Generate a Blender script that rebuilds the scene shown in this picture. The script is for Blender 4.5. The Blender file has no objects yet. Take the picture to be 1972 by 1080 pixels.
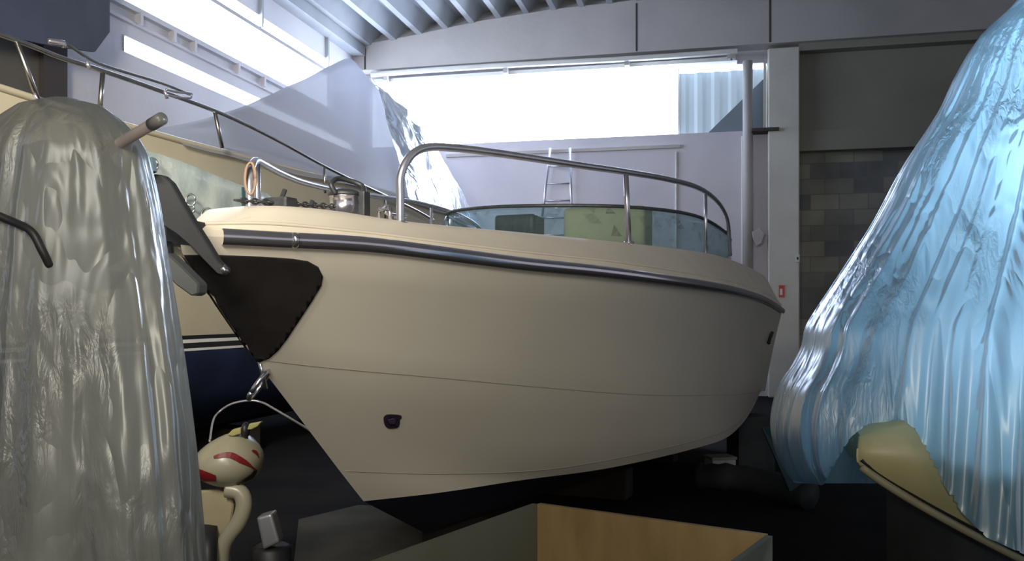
import bpy, bmesh, math, random
from mathutils import Vector, noise
from mathutils.bvhtree import BVHTree
random.seed(4)
F = 1694.0; CX = 986.0; HZ = 600.0; H = 1.8      # focal length in px, principal column, horizon row, eye height
sc = bpy.context.scene
col = sc.collection

def P(u, v, d):
    """point seen at pixel (u, v) at depth d"""
    return Vector(((u-CX)/F*d, d, H-(v-HZ)/F*d))
def lerp(a, b, t): return a+(b-a)*t
def interp(pts, x):
    if x <= pts[0][0]: return pts[0][1]
    for (x0, y0), (x1, y1) in zip(pts, pts[1:]):
        if x <= x1: return y0+(y1-y0)*(x-x0)/(x1-x0)
    return pts[-1][1]
def smooth_interp(pts, x):
    # Catmull-Rom through (x, y)
    n = len(pts)
    if x <= pts[0][0]: return pts[0][1]
    if x >= pts[-1][0]: return pts[-1][1]
    for i in range(n-1):
        if x <= pts[i+1][0]:
            x0, y0 = pts[i]; x1, y1 = pts[i+1]
            m0 = (pts[i+1][1]-pts[i-1][1])/(pts[i+1][0]-pts[i-1][0]) if i > 0 else (y1-y0)/(x1-x0)
            m1 = (pts[i+2][1]-pts[i][1])/(pts[i+2][0]-pts[i][0]) if i < n-2 else (y1-y0)/(x1-x0)
            h = x1-x0; t = (x-x0)/h
            return (2*t**3-3*t*t+1)*y0+(t**3-2*t*t+t)*h*m0+(-2*t**3+3*t*t)*y1+(t**3-t*t)*h*m1
def spline(pts, n=8):
    """Catmull-Rom through 3D (or 2D) points"""
    V = [Vector(p) for p in pts]; out = []
    for i in range(len(V)-1):
        p0 = V[max(i-1, 0)]; p1 = V[i]; p2 = V[i+1]; p3 = V[min(i+2, len(V)-1)]
        for k in range(n):
            t = k/n
            out.append(0.5*((2*p1)+(p2-p0)*t+(2*p0-5*p1+4*p2-p3)*t*t+(3*p1-p0-3*p2+p3)*t**3))
    out.append(V[-1]); return out

# ------------------------------------------------------------------ materials
def mat(name, colr, rough=0.5, metal=0.0, var=0.0, scale=4.0, bump=0.0, bscale=20.0, coat=0.0, spec=0.5, col2=None, stretch=(1,1,1), detail=4):
    m = bpy.data.materials.new(name); m.use_nodes = True
    nt = m.node_tree; b = nt.nodes['Principled BSDF']
    b.inputs['Roughness'].default_value = rough; b.inputs['Metallic'].default_value = metal
    b.inputs['Coat Weight'].default_value = coat; b.inputs['Specular IOR Level'].default_value = spec
    b.inputs['Base Color'].default_value = (*colr, 1)
    tc = nt.nodes.new('ShaderNodeTexCoord'); mp = nt.nodes.new('ShaderNodeMapping')
    mp.inputs['Scale'].default_value = stretch
    nt.links.new(tc.outputs['Object'], mp.inputs[0])
    if var or col2:
        n = nt.nodes.new('ShaderNodeTexNoise'); n.inputs['Scale'].default_value = scale; n.inputs['Detail'].default_value = detail
        nt.links.new(mp.outputs[0], n.inputs['Vector'])
        r = nt.nodes.new('ShaderNodeValToRGB')
        c2 = col2 or tuple(c*(1-var) for c in colr)
        r.color_ramp.elements[0].position = 0.35; r.color_ramp.elements[0].color = (*c2, 1)
        r.color_ramp.elements[1].position = 0.65; r.color_ramp.elements[1].color = (*colr, 1)
        nt.links.new(n.outputs['Fac'], r.inputs[0]); nt.links.new(r.outputs[0], b.inputs['Base Color'])
    if bump:
        n2 = nt.nodes.new('ShaderNodeTexNoise'); n2.inputs['Scale'].default_value = bscale; n2.inputs['Detail'].default_value = 3
        nt.links.new(mp.outputs[0], n2.inputs['Vector'])
        bp = nt.nodes.new('ShaderNodeBump'); bp.inputs['Strength'].default_value = bump; bp.inputs['Distance'].default_value = 0.02
        nt.links.new(n2.outputs['Fac'], bp.inputs['Height']); nt.links.new(bp.outputs[0], b.inputs['Normal'])
    return m

def emit(name, colr, s):
    m = bpy.data.materials.new(name); m.use_nodes = True; nt = m.node_tree
    nt.nodes.clear(); o = nt.nodes.new('ShaderNodeOutputMaterial'); e = nt.nodes.new('ShaderNodeEmission')
    e.inputs[0].default_value = (*colr, 1); e.inputs[1].default_value = s
    nt.links.new(e.outputs[0], o.inputs[0]); return m

def film(name, body, see, rough, stretch, big, small, strength, trans=0.5, tint=(0.9, 0.9, 0.9), gloss=0.5, base=0.06, svar=0.15):
    """thin wrinkled plastic film: body colour, see-through share, wrinkles in two sizes"""
    m = bpy.data.materials.new(name); m.use_nodes = True; nt = m.node_tree; nt.nodes.clear()
    N = nt.nodes.new; L = nt.links.new
    o = N('ShaderNodeOutputMaterial'); tc = N('ShaderNodeTexCoord'); mp = N('ShaderNodeMapping')
    mp.inputs['Scale'].default_value = stretch; L(tc.outputs['Object'], mp.inputs[0])
    def noise_(sc_, det, dist):
        n = N('ShaderNodeTexNoise'); n.inputs['Scale'].default_value = sc_; n.inputs['Detail'].default_value = det; n.inputs['Distortion'].default_value = dist
        L(mp.outputs[0], n.inputs['Vector']); return n
    def math_(op, a, b):
        q = N('ShaderNodeMath'); q.operation = op
        for k, x in enumerate((a, b)):
            if isinstance(x, (int, float)): q.inputs[k].default_value = x
            else: L(x, q.inputs[k])
        return q.outputs[0]
    n1 = noise_(big, 2, 0.6); n2 = noise_(small, 4, 1.2); n3 = noise_(big*0.6, 2, 0)
    ridge = math_('ABSOLUTE', math_('SUBTRACT', n1.outputs['Fac'], 0.5), 0)
    mask = N('ShaderNodeMapRange'); mask.inputs[1].default_value = 0.48; mask.inputs[2].default_value = 0.62; L(n3.outputs['Fac'], mask.inputs[0])
    hgt = math_('ADD', math_('MULTIPLY', ridge, 1.6), math_('MULTIPLY', math_('MULTIPLY', n2.outputs['Fac'], mask.outputs[0]), 0.35))
    bp = N('ShaderNodeBump'); bp.inputs['Strength'].default_value = strength; bp.inputs['Distance'].default_value = 0.06
    L(hgt, bp.inputs['Height'])
    d = N('ShaderNodeBsdfDiffuse'); d.inputs[0].default_value = (*body, 1)
    t = N('ShaderNodeBsdfTranslucent'); t.inputs[0].default_value = (*body, 1)
    g = N('ShaderNodeBsdfGlossy'); g.inputs[0].default_value = (0.9, 0.95, 1, 1); g.inputs['Roughness'].default_value = rough
    tr = N('ShaderNodeBsdfTransparent'); tr.inputs[0].default_value = (*tint, 1)
    for q in (d, t, g): L(bp.outputs[0], q.inputs['Normal'])
    m1 = N('ShaderNodeMixShader'); m1.inputs[0].default_value = trans; L(d.outputs[0], m1.inputs[1]); L(t.outputs[0], m1.inputs[2])
    mr = N('ShaderNodeMapRange'); mr.inputs[1].default_value = 0.42; mr.inputs[2].default_value = 0.65
    mr.inputs[3].default_value = max(see-svar, 0); mr.inputs[4].default_value = min(see+svar, 1); L(n3.outputs['Fac'], mr.inputs[0])
    m2 = N('ShaderNodeMixShader'); L(mr.outputs[0], m2.inputs[0]); L(m1.outputs[0], m2.inputs[1]); L(tr.outputs[0], m2.inputs[2])
    fr = N('ShaderNodeFresnel'); fr.inputs[0].default_value = 1.5; L(bp.outputs[0], fr.inputs['Normal'])
    ma = N('ShaderNodeMath'); ma.operation = 'MULTIPLY_ADD'; ma.inputs[1].default_value = gloss; ma.inputs[2].default_value = base; ma.use_clamp = True
    L(fr.outputs[0], ma.inputs[0])
    m3 = N('ShaderNodeMixShader'); L(ma.outputs[0], m3.inputs[0]); L(m2.outputs[0], m3.inputs[1]); L(g.outputs[0], m3.inputs[2])
    L(m3.outputs[0], o.inputs[0]); return m

def glass(name, tint, see, rough=0.03):
    m = bpy.data.materials.new(name); m.use_nodes = True; nt = m.node_tree; nt.nodes.clear()
    N = nt.nodes.new; L = nt.links.new
    o = N('ShaderNodeOutputMaterial'); tr = N('ShaderNodeBsdfTransparent'); tr.inputs[0].default_value = (*tint, 1)
    g = N('ShaderNodeBsdfGlossy'); g.inputs['Roughness'].default_value = rough
    d = N('ShaderNodeBsdfDiffuse'); d.inputs[0].default_value = (*[c*0.6 for c in tint], 1)
    m1 = N('ShaderNodeMixShader'); m1.inputs[0].default_value = 1-see; L(tr.outputs[0], m1.inputs[1]); L(d.outputs[0], m1.inputs[2])
    lw = N('ShaderNodeFresnel'); lw.inputs[0].default_value = 1.45
    m2 = N('ShaderNodeMixShader'); L(lw.outputs[0], m2.inputs[0]); L(m1.outputs[0], m2.inputs[1]); L(g.outputs[0], m2.inputs[2])
    L(m2.outputs[0], o.inputs[0]); return m

def concrete(name, c1, c2, scale=0.8, line=None):
    return mat(name, c1, rough=0.9, col2=c2, scale=scale, bump=0.25, bscale=9, detail=8)

M = {}
M['gel'] = mat('cream_gelcoat', (0.66, 0.61, 0.50), rough=0.28, coat=0.25, var=0.05, scale=1.3)
M['groove'] = mat('moulding_line', (0.36, 0.33, 0.26), rough=0.6)
M['deckgel'] = mat('deck_gelcoat', (0.82, 0.74, 0.60), rough=0.45, var=0.08, scale=2.5)
M['navy'] = mat('navy_antifouling', (0.010, 0.012, 0.035), rough=0.6, var=0.5, scale=2, bump=0.1)
M['navy2'] = mat('blue_antifouling', (0.012, 0.022, 0.07), rough=0.6, var=0.5, scale=1.5, bump=0.1)
M['chrome'] = mat('polished_steel', (0.70, 0.67, 0.72), rough=0.19, metal=.92)
M['rail'] = mat('worn_steel_rail', (0.58, 0.58, 0.64), rough=0.28, metal=.8, var=0.15, scale=12)
M['railwarm'] = mat('dull_steel_rail', (0.55, 0.53, 0.50), rough=0.3, metal=1.0, var=0.2, scale=9)
M['plate'] = mat('smoked_bow_plate', (0.030, 0.027, 0.026), rough=0.22, var=0.25, scale=7)
M['black'] = mat('black_rubber', (0.012, 0.012, 0.014), rough=0.5)
M['darkmetal'] = mat('dark_galvanised', (0.10, 0.105, 0.11), rough=0.5, metal=0.6, var=0.3, scale=20)
M['anchor'] = mat('anchor_steel', (0.045, 0.048, 0.052), rough=0.6, metal=0.0, spec=.3, var=0.15, scale=9)
M['cream2'] = mat('aged_cream_gelcoat', (0.48, 0.43, 0.31), rough=0.35, var=0.12, scale=1.0)
M['white'] = mat('white_paint', (0.70, 0.70, 0.66), rough=0.4, var=0.06)
M['tarp'] = mat('white_tarpaulin', (0.48, 0.48, 0.54), rough=0.55, var=0.1, scale=0.9, bump=0.25, bscale=2.2)
_n = M['tarp'].node_tree; _b = _n.nodes['Principled BSDF']; _o = [x for x in _n.nodes if x.type == 'OUTPUT_MATERIAL'][0]
_t = _n.nodes.new('ShaderNodeBsdfTranslucent'); _t.inputs[0].default_value = (0.86, 0.88, 0.98, 1); _m = _n.nodes.new('ShaderNodeMixShader'); _m.inputs[0].default_value = 0.42
_n.links.new(_b.outputs[0], _m.inputs[1]); _n.links.new(_t.outputs[0], _m.inputs[2]); _m2 = _n.nodes.new('ShaderNodeMixShader'); _m2.inputs[0].default_value = .12; _tr = _n.nodes.new('ShaderNodeBsdfTransparent'); _n.links.new(_m.outputs[0], _m2.inputs[1]); _n.links.new(_tr.outputs[0], _m2.inputs[2]); _n.links.new(_m2.outputs[0], _o.inputs[0])
M['mint'] = mat('pale_green_sheet', (0.90, 0.97, 0.93), rough=0.3, col2=(0.82, 0.92, 0.90), scale=3.0, bump=0.6, bscale=6)
M['teal'] = mat('dark_teal_band', (0.05, 0.12, 0.12), rough=0.5)
M['wall'] = concrete('lavender_concrete', (0.68, 0.65, 0.70), (0.58, 0.56, 0.62), 0.5)
M['wallr'] = concrete('grey_concrete', (0.30, 0.29, 0.24), (0.24, 0.23, 0.19), 0.5)
M['beam'] = concrete('beam_concrete', (0.52, 0.49, 0.47), (0.42, 0.40, 0.39), 0.6)
M['roof'] = concrete('roof_concrete', (0.46, 0.48, 0.50), (0.34, 0.36, 0.39), 0.7)
M['leftw'] = concrete('left_wall_concrete', (0.70, 0.68, 0.69), (0.60, 0.58, 0.60), 0.4)
M['brown'] = concrete('dark_column_paint', (0.075, 0.062, 0.060), (0.055, 0.045, 0.045), 0.5)
M['bluecloth'] = mat('dark_blue_sheet', (0.075, 0.082, 0.13), rough=0.7, col2=(0.05, 0.06, 0.08), scale=0.9, bump=0.3, bscale=3)
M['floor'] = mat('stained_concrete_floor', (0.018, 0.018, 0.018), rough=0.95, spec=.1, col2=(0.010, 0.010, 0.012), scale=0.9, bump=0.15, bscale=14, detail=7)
M['pane'] = emit('daylit_pane', (0.66, 0.78, 1.0), 17.0)
M['pane2'] = emit('daylit_narrow_pane', (0.68, 0.79, 1.0), 17.0)
M['clear'] = film('clear_film', (0.25, 0.26, 0.24), 0.30, 0.30, (1.5, 1.5, .45), 5, 19, 0.42, trans=0.35, gloss=.30, base=.02, svar=.14)
M['bluefilm'] = film('blue_film', (0.34, 0.62, 0.82), 0.42, 0.32, (2.6, 2.6, .25), 3, 20, 0.35, trans=0.72, tint=(0.22, 0.48, 0.60), gloss=.6, base=.06, svar=.12)
M['wrap'] = film('crumpled_clear_film', (0.90, 0.95, 0.98), 0.10, 0.22, (1, 1, .5), 2.2, 7, 1.0, trans=0.6, gloss=.8, base=.15)
M['wscreen'] = glass('tinted_windscreen', (0.50, 0.66, 0.68), 0.78)
M['ply'] = mat('stained_plywood', (0.30, 0.21, 0.09), rough=0.6, col2=(0.19, 0.125, 0.05), scale=2.2, stretch=(3, 3, 0.7), detail=5)
M['plygrey'] = mat('weathered_plywood', (0.10, 0.10, 0.07), rough=0.75, col2=(0.10, 0.11, 0.08), scale=2.0, stretch=(2, 2, 1))
M['red'] = mat('red_vinyl', (0.15, 0.010, 0.012), rough=0.4)
M['shell'] = mat('cream_plastic_shell', (0.30, 0.28, 0.20), rough=0.3, var=0.08)
M['shellpanel'] = mat('tan_inner_panel', (0.30, 0.26, 0.16), rough=0.5, var=0.15)
M['yellow'] = mat('yellow_plastic', (0.30, 0.28, 0.10), rough=0.4)
M['silver'] = mat('brushed_can', (0.30, 0.30, 0.31), rough=0.35, metal=0.5)
M['darkcloth'] = mat('dark_grey_canvas', (0.035, 0.038, 0.04), rough=0.8, var=0.4, scale=3, bump=0.4, bscale=8)
M['pipe'] = mat('grey_pipe', (0.22, 0.19, 0.18), rough=0.55, var=0.2, scale=8)
M['wood'] = mat('rough_timber', (0.03, 0.024, 0.018), rough=0.9, var=0.3, scale=6)
M['engine'] = mat('grey_cowling', (0.16, 0.16, 0.15), rough=0.35, var=0.1)
M['seat'] = mat('tan_upholstery', (0.62, 0.56, 0.34), rough=0.6, var=0.08)
M['signred'] = mat('red_sign', (0.62, 0.03, 0.03), rough=0.4)
M['emblem'] = mat('purple_black_emblem', (0.02, 0.012, 0.03), rough=0.3, col2=(0.05, 0.03, 0.05), scale=60)

def block_mat():
    m = bpy.data.materials.new('old_block_masonry'); m.use_nodes = True; nt = m.node_tree; b = nt.nodes['Principled BSDF']
    N = nt.nodes.new; L = nt.links.new
    tc = N('ShaderNodeTexCoord'); br = N('ShaderNodeTexBrick')
    br.inputs['Color1'].default_value = (0.11, 0.115, 0.12, 1); br.inputs['Color2'].default_value = (0.27, 0.26, 0.21, 1)
    br.inputs['Mortar'].default_value = (0.15, 0.145, 0.12, 1)
    br.inputs['Scale'].default_value = 1.0; br.inputs['Brick Width'].default_value = 0.58; br.inputs['Row Height'].default_value = 0.33
    br.inputs['Mortar Size'].default_value = 0.02; br.inputs['Mortar Smooth'].default_value = 1.0
    L(tc.outputs['UV'], br.inputs['Vector'])
    n = N('ShaderNodeTexNoise'); n.inputs['Scale'].default_value = 1.6; n.inputs['Detail'].default_value = 6; L(tc.outputs['UV'], n.inputs['Vector'])
    mx = N('ShaderNodeMix'); mx.data_type = 'RGBA'; mx.blend_type = 'MULTIPLY'; mx.inputs[0].default_value = 0.6
    L(br.outputs['Color'], mx.inputs[6]); L(n.outputs['Fac'], mx.inputs[7]); 
    hs = N('ShaderNodeHueSaturation'); hs.inputs['Value'].default_value = 1.9; L(mx.outputs[2], hs.inputs['Color'])
    L(hs.outputs[0], b.inputs['Base Color']); b.inputs['Roughness'].default_value = 0.95
    return m
M['block'] = block_mat()

def scooter_shell_mat():   # moulded cowl with dark red swooshes printed on it (object coordinates)
    return M['shell']

# ------------------------------------------------------------------ mesh helpers
def link(name, bm, m, parent=None, smooth=False, mats=None):
    me = bpy.data.meshes.new(name); bm.normal_update(); bm.to_mesh(me); bm.free()
    o = bpy.data.objects.new(name, me); col.objects.link(o)
    for mm in (mats or [m]): me.materials.append(mm)
    if smooth:
        for p in me.polygons: p.use_smooth = True
    if parent is not None:
        o.parent = parent
        o.matrix_parent_inverse = parent.matrix_basis.inverted() if parent.parent is None else (parent.parent.matrix_basis @ parent.matrix_parent_inverse @ parent.matrix_basis).inverted() if False else parent_inv(parent)
    return o
def world_of(o):
    m = o.matrix_basis.copy()
    if o.parent is not None: m = world_of(o.parent) @ o.matrix_parent_inverse @ m
    return m
def parent_inv(p): return world_of(p).inverted()
def tag(o, label, cat, group=None, kind=None):
    o['label'] = label; o['category'] = cat
    if group: o['group'] = group
    if kind: o['kind'] = kind
    return o
def thing(name, loc, label, cat, group=None):
    o = bpy.data.objects.new(name, None); o.empty_display_size = 0.1; col.objects.link(o); o.location = loc
    return tag(o, label, cat, group)
def struct(name, bm, m, parent=None, smooth=False):
    o = link(name, bm, m, parent, smooth)
    if parent is None: o['kind'] = 'structure'
    return o
def hexa(bm, pts):
    vs = [bm.verts.new(p) for p in pts]
    for f in ((0,1,2,3), (7,6,5,4), (0,4,5,1), (1,5,6,2), (2,6,7,3), (3,7,4,0)): bm.faces.new([vs[i] for i in f])
def box(bm, c, sx, sy, sz, rot=0.0):
    c = Vector(c); ca, sa = math.cos(rot), math.sin(rot); pts = []
    for z in (-sz/2, sz/2):
        for x, y in ((-1,-1), (1,-1), (1,1), (-1,1)):
            dx, dy = x*sx/2, y*sy/2
            pts.append(c+Vector((dx*ca-dy*sa, dx*sa+dy*ca, z)))
    hexa(bm, pts)
def bevel(bm, w, seg=2):
    bmesh.ops.recalc_face_normals(bm, faces=bm.faces)
    bmesh.ops.bevel(bm, geom=bm.edges[:], offset=w, segments=seg, profile=0.7, affect='EDGES')
def tube(bm, path, r, n=12, cap=True):
    path = [Vector(p) for p in path]; rr = r if isinstance(r, (list, tuple)) else [r]*len(path)
    rings = []; up = None
    for i, p in enumerate(path):
        d = (path[min(i+1, len(path)-1)]-path[max(i-1, 0)]).normalized()
        if up is None:
            up = d.orthogonal().normalized()
        else:
            up = (up-d*up.dot(d)); up = up.normalized() if up.length > 1e-6 else d.orthogonal().normalized()
        s = d.cross(up)
        rings.append([bm.verts.new(p+(up*math.cos(2*math.pi*k/n)+s*math.sin(2*math.pi*k/n))*rr[i]) for k in range(n)])
    for a, b in zip(rings, rings[1:]):
        for k in range(n): bm.faces.new((a[k], a[(k+1) % n], b[(k+1) % n], b[k]))
    if cap: bm.faces.new(rings[0][::-1]); bm.faces.new(rings[-1])
def lathe(bm, c, prof, n=28, axis=None):
    """prof: (radius, height) rows along axis (default +z)"""
    c = Vector(c); ax = Vector(axis or (0, 0, 1)).normalized(); a = ax.orthogonal().normalized(); b = ax.cross(a); rings = []
    for r, h in prof:
        rings.append([bm.verts.new(c+ax*h+(a*math.cos(2*math.pi*k/n)+b*math.sin(2*math.pi*k/n))*max(r, 1e-4)) for k in range(n)])
    for p, q in zip(rings, rings[1:]):
        for k in range(n): bm.faces.new((p[k], p[(k+1) % n], q[(k+1) % n], q[k]))
    bm.faces.new(rings[0][::-1]); bm.faces.new(rings[-1])
def grid(bm, rows, uv=False, closed=False):
    """rows: list of lists of points (None = hole)"""
    V = [[bm.verts.new(p) if p is not None else None for p in r] for r in rows]
    lay = bm.loops.layers.uv.verify() if uv else None
    nr, nc = len(rows), len(rows[0])
    for i in range(nr-1):
        for j in range(nc if closed else nc-1):
            j2 = (j+1) % nc
            q = (V[i][j], V[i][j2], V[i+1][j2], V[i+1][j])
            if any(x is None for x in q): continue
            f = bm.faces.new(q)
            if uv:
                for lp, (a, b) in zip(f.loops, ((i, j), (i, j+1), (i+1, j+1), (i+1, j))): lp[lay].uv = (b/nc, a/(nr-1))
    return V
def prism(bm, outline, thick):
    """outline: list of 3D points (planar-ish); thick: vector"""
    a = [bm.verts.new(Vector(p)-Vector(thick)/2) for p in outline]; b = [bm.verts.new(Vector(p)+Vector(thick)/2) for p in outline]
    bm.faces.new(a); bm.faces.new(b[::-1]); n = len(a)
    for i in range(n): bm.faces.new((a[i], b[i], b[(i+1) % n], a[(i+1) % n]))
    bmesh.ops.recalc_face_normals(bm, faces=bm.faces)

# ------------------------------------------------------------------ camera
cam_d = bpy.data.cameras.new('camera'); cam = bpy.data.objects.new('camera', cam_d); col.objects.link(cam)
cam.location = (0, 0, H); cam.rotation_euler = (math.pi/2, 0, 0)
cam_d.sensor_width = 36; cam_d.lens = F/1972*36; cam_d.shift_y = (HZ-540)/1972; cam_d.clip_start = 0.05
sc.camera = cam

# ------------------------------------------------------------------ building
def fl_pt(u, v): d = H*F/(v-HZ); return Vector(((u-CX)/F*d, d, 0))
class Wall:
    def __init__(s, o, d, n): s.o = Vector((*o, 0)); s.d = Vector((*d, 0)).normalized(); s.n = Vector((*n, 0)).normalized()
    def a(s, u, off=0.0):
        k = (u-CX)/F; o = s.o+s.n*off
        return (k*o.y-o.x)/(s.d.x-k*s.d.y)
    def pt(s, a, z, off=0.0): return s.o+s.d*a+s.n*off+Vector((0, 0, z))
    def z(s, u, v, off=0.0):
        p = s.pt(s.a(u, off), 0, off); return H-(v-HZ)/F*p.y
    def px(s, u, v, off=0.0): return s.pt(s.a(u, off), s.z(u, v, off), off)
    def box(s, bm, a0, a1, z0, z1, off0, off1):
        hexa(bm, [s.pt(a0, z0, off0), s.pt(a1, z0, off0), s.pt(a1, z0, off1), s.pt(a0, z0, off1),
                  s.pt(a0, z1, off0), s.pt(a1, z1, off0), s.pt(a1, z1, off1), s.pt(a0, z1, off1)])
D0 = 20.0; SL = 0.2325
yc = D0/(1-0.1718*SL); xc = -0.1718*yc
BW = Wall((xc, yc), (1, -SL), (-SL, -1)); BW.n = Vector((-SL, -1, 0)).normalized()
LW = Wall((xc, yc), (-SL, -1), (1, -SL))
def BMf(): return bmesh.new()

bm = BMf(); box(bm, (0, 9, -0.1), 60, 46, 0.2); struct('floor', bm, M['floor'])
# back wall: left of pillar, below and above the window
aW0, aW1 = BW.a(712), BW.a(1475); zb, zt = H+3.87, H+5.31
aP0, aP1 = BW.a(1478), BW.a(1537)
bm = BMf()
BW.box(bm, -0.3, aP0, 0, zb, 0, -0.35)
BW.box(bm, -0.3, aW0, zb, zt, 0, -0.35)
BW.box(bm, -0.3, aP0, zt, H+9, 0, -0.35)
struct('wall_back', bm, M['wall'])
bm = BMf()
aR = 22.0
z290 = BW.z(1600, 290); z250 = BW.z(1600, 252); z100 = BW.z(1600, 97)
BW.box(bm, aP1, aR, z290, H+9, 0, -0.35)
struct('wall_right', bm, M['wallr'])
bm = BMf(); BW.box(bm, aP1, aR, z290, z250, 0.0, 0.10); struct('trim_1', bm, M['wallr'])
bm = BMf(); BW.box(bm, aP1, aR, z100-0.05, z100+0.22, 0.0, 0.30); struct('trim_2', bm, M['wallr'])
bm = BMf()
lay = bm.loops.layers.uv.verify()
vs = [bm.verts.new(BW.pt(a, z, -0.2)) for a, z in ((aP1, 0), (aR, 0), (aR, z290), (aP1, z290))]
f = bm.faces.new(vs)
for lp, (a, z) in zip(f.loops, ((aP1, 0), (aR, 0), (aR, z290), (aP1, z290))): lp[lay].uv = (a, z)
vs2 = [bm.verts.new(BW.pt(a, z, -0.35)) for a, z in ((aP1, 0), (aR, 0), (aR, z290), (aP1, z290))]
f2 = bm.faces.new(vs2[::-1])
for lp in f2.loops: lp[lay].uv = (0, 0)
struct('wall_block', bm, M['block'])
bm = BMf(); BW.box(bm, aP0, aP1, 0, BW.z(1500, 100), -0.3, 0.32); bevel(bm, 0.02, 1); struct('trim_3', bm, concrete('pillar_concrete', (0.72, 0.70, 0.63), (0.60, 0.58, 0.52), 0.7))
# top beam on the back wall: bottom at +5.6 rising roof above
bm = BMf()
zB = H+5.58
def ztop(a): return H+interp([(0, 6.1), (.95, 6.21), (2.4, 6.42), (4, 6.60), (6.5, 6.68), (10, 6.9), (30, 7.6)], a)
N_ = 14
for i in range(N_):
    a0 = -0.3+ (23)*i/N_; a1 = -0.3+23*(i+1)/N_
    hexa(bm, [BW.pt(a0, zB, 0), BW.pt(a1, zB, 0), BW.pt(a1, zB, 0.45), BW.pt(a0, zB, 0.45),
              BW.pt(a0, ztop(a0)+.4, 0), BW.pt(a1, ztop(a1)+.4, 0), BW.pt(a1, ztop(a1)+.02, 0.45), BW.pt(a0, ztop(a0)+.02, 0.45)])
bmesh.ops.remove_doubles(bm, verts=bm.verts, dist=1e-4)
struct('beam_back', bm, M['beam'])
bm = BMf()  # joints of the beam: shallow dark grooves as strips
for u in (1226, 1483, 703):
    a = BW.a(u, 0.45); BW.box(bm, a-0.02, a+0.02, zB+0.02, ztop(a)-0.05, 0.44, 0.456)
struct('trim_4', bm, M['brown'])
# bright ledge tube over the window
bm = BMf(); a0 = BW.a(715, .5); a1 = BW.a(1420, .5)
tube(bm, [BW.pt(lerp(a0, a1, t/6), H+5.45+0.02*math.sin(t), 0.50) for t in range(7)], 0.06, 10)
BW.box(bm, a0, a1, H+5.30, H+5.38, 0.0, 0.35)
struct('trim_5', bm, M['white'])
bm = BMf()
for u in (745, 975, 1208, 1405, 1412): a = BW.a(u, .4); BW.box(bm, a-0.05, a+0.05, H+5.30, H+5.42, 0.36, 0.50)
struct('trim_6', bm, M['beam'])
# window panes (daylit translucent sheeting)
aC = BW.a(1307, 0)
w = thing('window_1', BW.pt(aW0, zb, -0.2), 'wide blown-out daylight strip window high in the back wall', 'window'); w['kind'] = 'structure'
bm = BMf(); BW.box(bm, aW0, aC, zb, zt, -0.18, -0.20); link('pane', bm, M['pane'], w)
bm = BMf(); BW.box(bm, aC, aW1, zt-0.09, zt, -0.18, -0.20); link('pane', bm, M['pane'], w)
bm = BMf(); rows = [[], []]
nC = 120
for j in range(nC+1):
    a = lerp(aC, aW1, j/nC); ph = (a-aC)/0.36*2*math.pi; off = -0.16+0.035*max(-0.6, min(0.6, math.sin(ph)))
    rows[0].append(BW.pt(a, zb, off)); rows[1].append(BW.pt(a, zt-0.09, off))
grid(bm, rows)
m = bpy.data.materials.new('corrugated_translucent_sheet'); m.use_nodes = True
b_ = m.node_tree.nodes['Principled BSDF']; b_.inputs['Base Color'].default_value = (0.42, 0.50, 0.56, 1); b_.inputs['Roughness'].default_value = 0.5
b_.inputs['Emission Color'].default_value = (0.45, 0.60, 0.75, 1); b_.inputs['Emission Strength'].default_value = 0.38
link('corrugated_sheet', bm, m, w)
bm = BMf()
vsx = [BW.pt(BW.a(1362), zb, -0.12), BW.pt(aW1, zb, -0.12), BW.pt(aW1, BW.z(1475, 145), -0.12)]
prism(bm, vsx, BW.n*0.02); link('gusset_sheet', bm, mat('grey_blue_panel', (0.20, 0.24, 0.28), rough=0.7), w)
bm = BMf()
BW.box(bm, aW1-0.05, aW1, zb, zt, -0.15, 0.02)
for a in (aC,): BW.box(bm, a-0.02, a+0.02, zb, zt, -0.17, -0.11)
link('window_frame', bm, M['white'], w)
# ledges, pipes and fittings on the back wall
bm = BMf(); BW.box(bm, BW.a(860), BW.a(1310), BW.z(1090, 294), BW.z(1090, 288), 0, 0.06); struct('trim_7', bm, M['beam'])
def vpipe(name, u, v0, v1, r, m, off, lab, cat='pipe'):
    bm = BMf(); tube(bm, [BW.px(u, v0, off), BW.px(u, v1, off)], r, 12); o = link(name, bm, m, None, True); tag(o, lab, cat); return o
p = vpipe('downpipe', 1440, 118, 560, 0.105, M['beam'], 0.18, 'thick grey vertical downpipe beside the pillar, reaching the beam'); 
vpipe('conduit', 1302, 292, 640, 0.022, M['white'], 0.03, 'thin pale conduit running down the wall between window end and ladder')
vpipe('conduit', 1430, 262, 640, 0.03, M['white'], 0.05, 'pale thin pipe just left of the thick downpipe')
bm = BMf(); BW.box(bm, BW.a(1448, .33), BW.a(1500, .33), BW.z(1470, 253, .33), BW.z(1470, 247, .33), 0.0, 0.40); struct('trim_8', bm, M['brown'])
bm = BMf(); BW.box(bm, BW.a(1500, .33), BW.a(1511, .33), BW.z(1505, 572, .33), BW.z(1505, 549, .33), 0.32, 0.335)
t = thing('fire_sign', BW.px(1505, 572, .325), 'small red and white sign on the pillar above the boat stern', 'sign')
link('sign_plate', bm, M['signred'], t)
bm = BMf(); BW.box(bm, BW.a(1502, .34), BW.a(1507, .34), BW.z(1505, 568, .34), BW.z(1505, 556, .34), 0.335, 0.34); link('pictogram', bm, M['white'], t)
t = thing('wall_switch', BW.px(1537, 505, .1), 'small white switch box on the edge of the pillar', 'switch')
bm = BMf(); BW.box(bm, BW.a(1532, .33), BW.a(1540, .33), BW.z(1536, 505, .33), BW.z(1536, 490, .33), 0.315, 0.36); bevel(bm, .01); link('housing', bm, M['white'], t)
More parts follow.
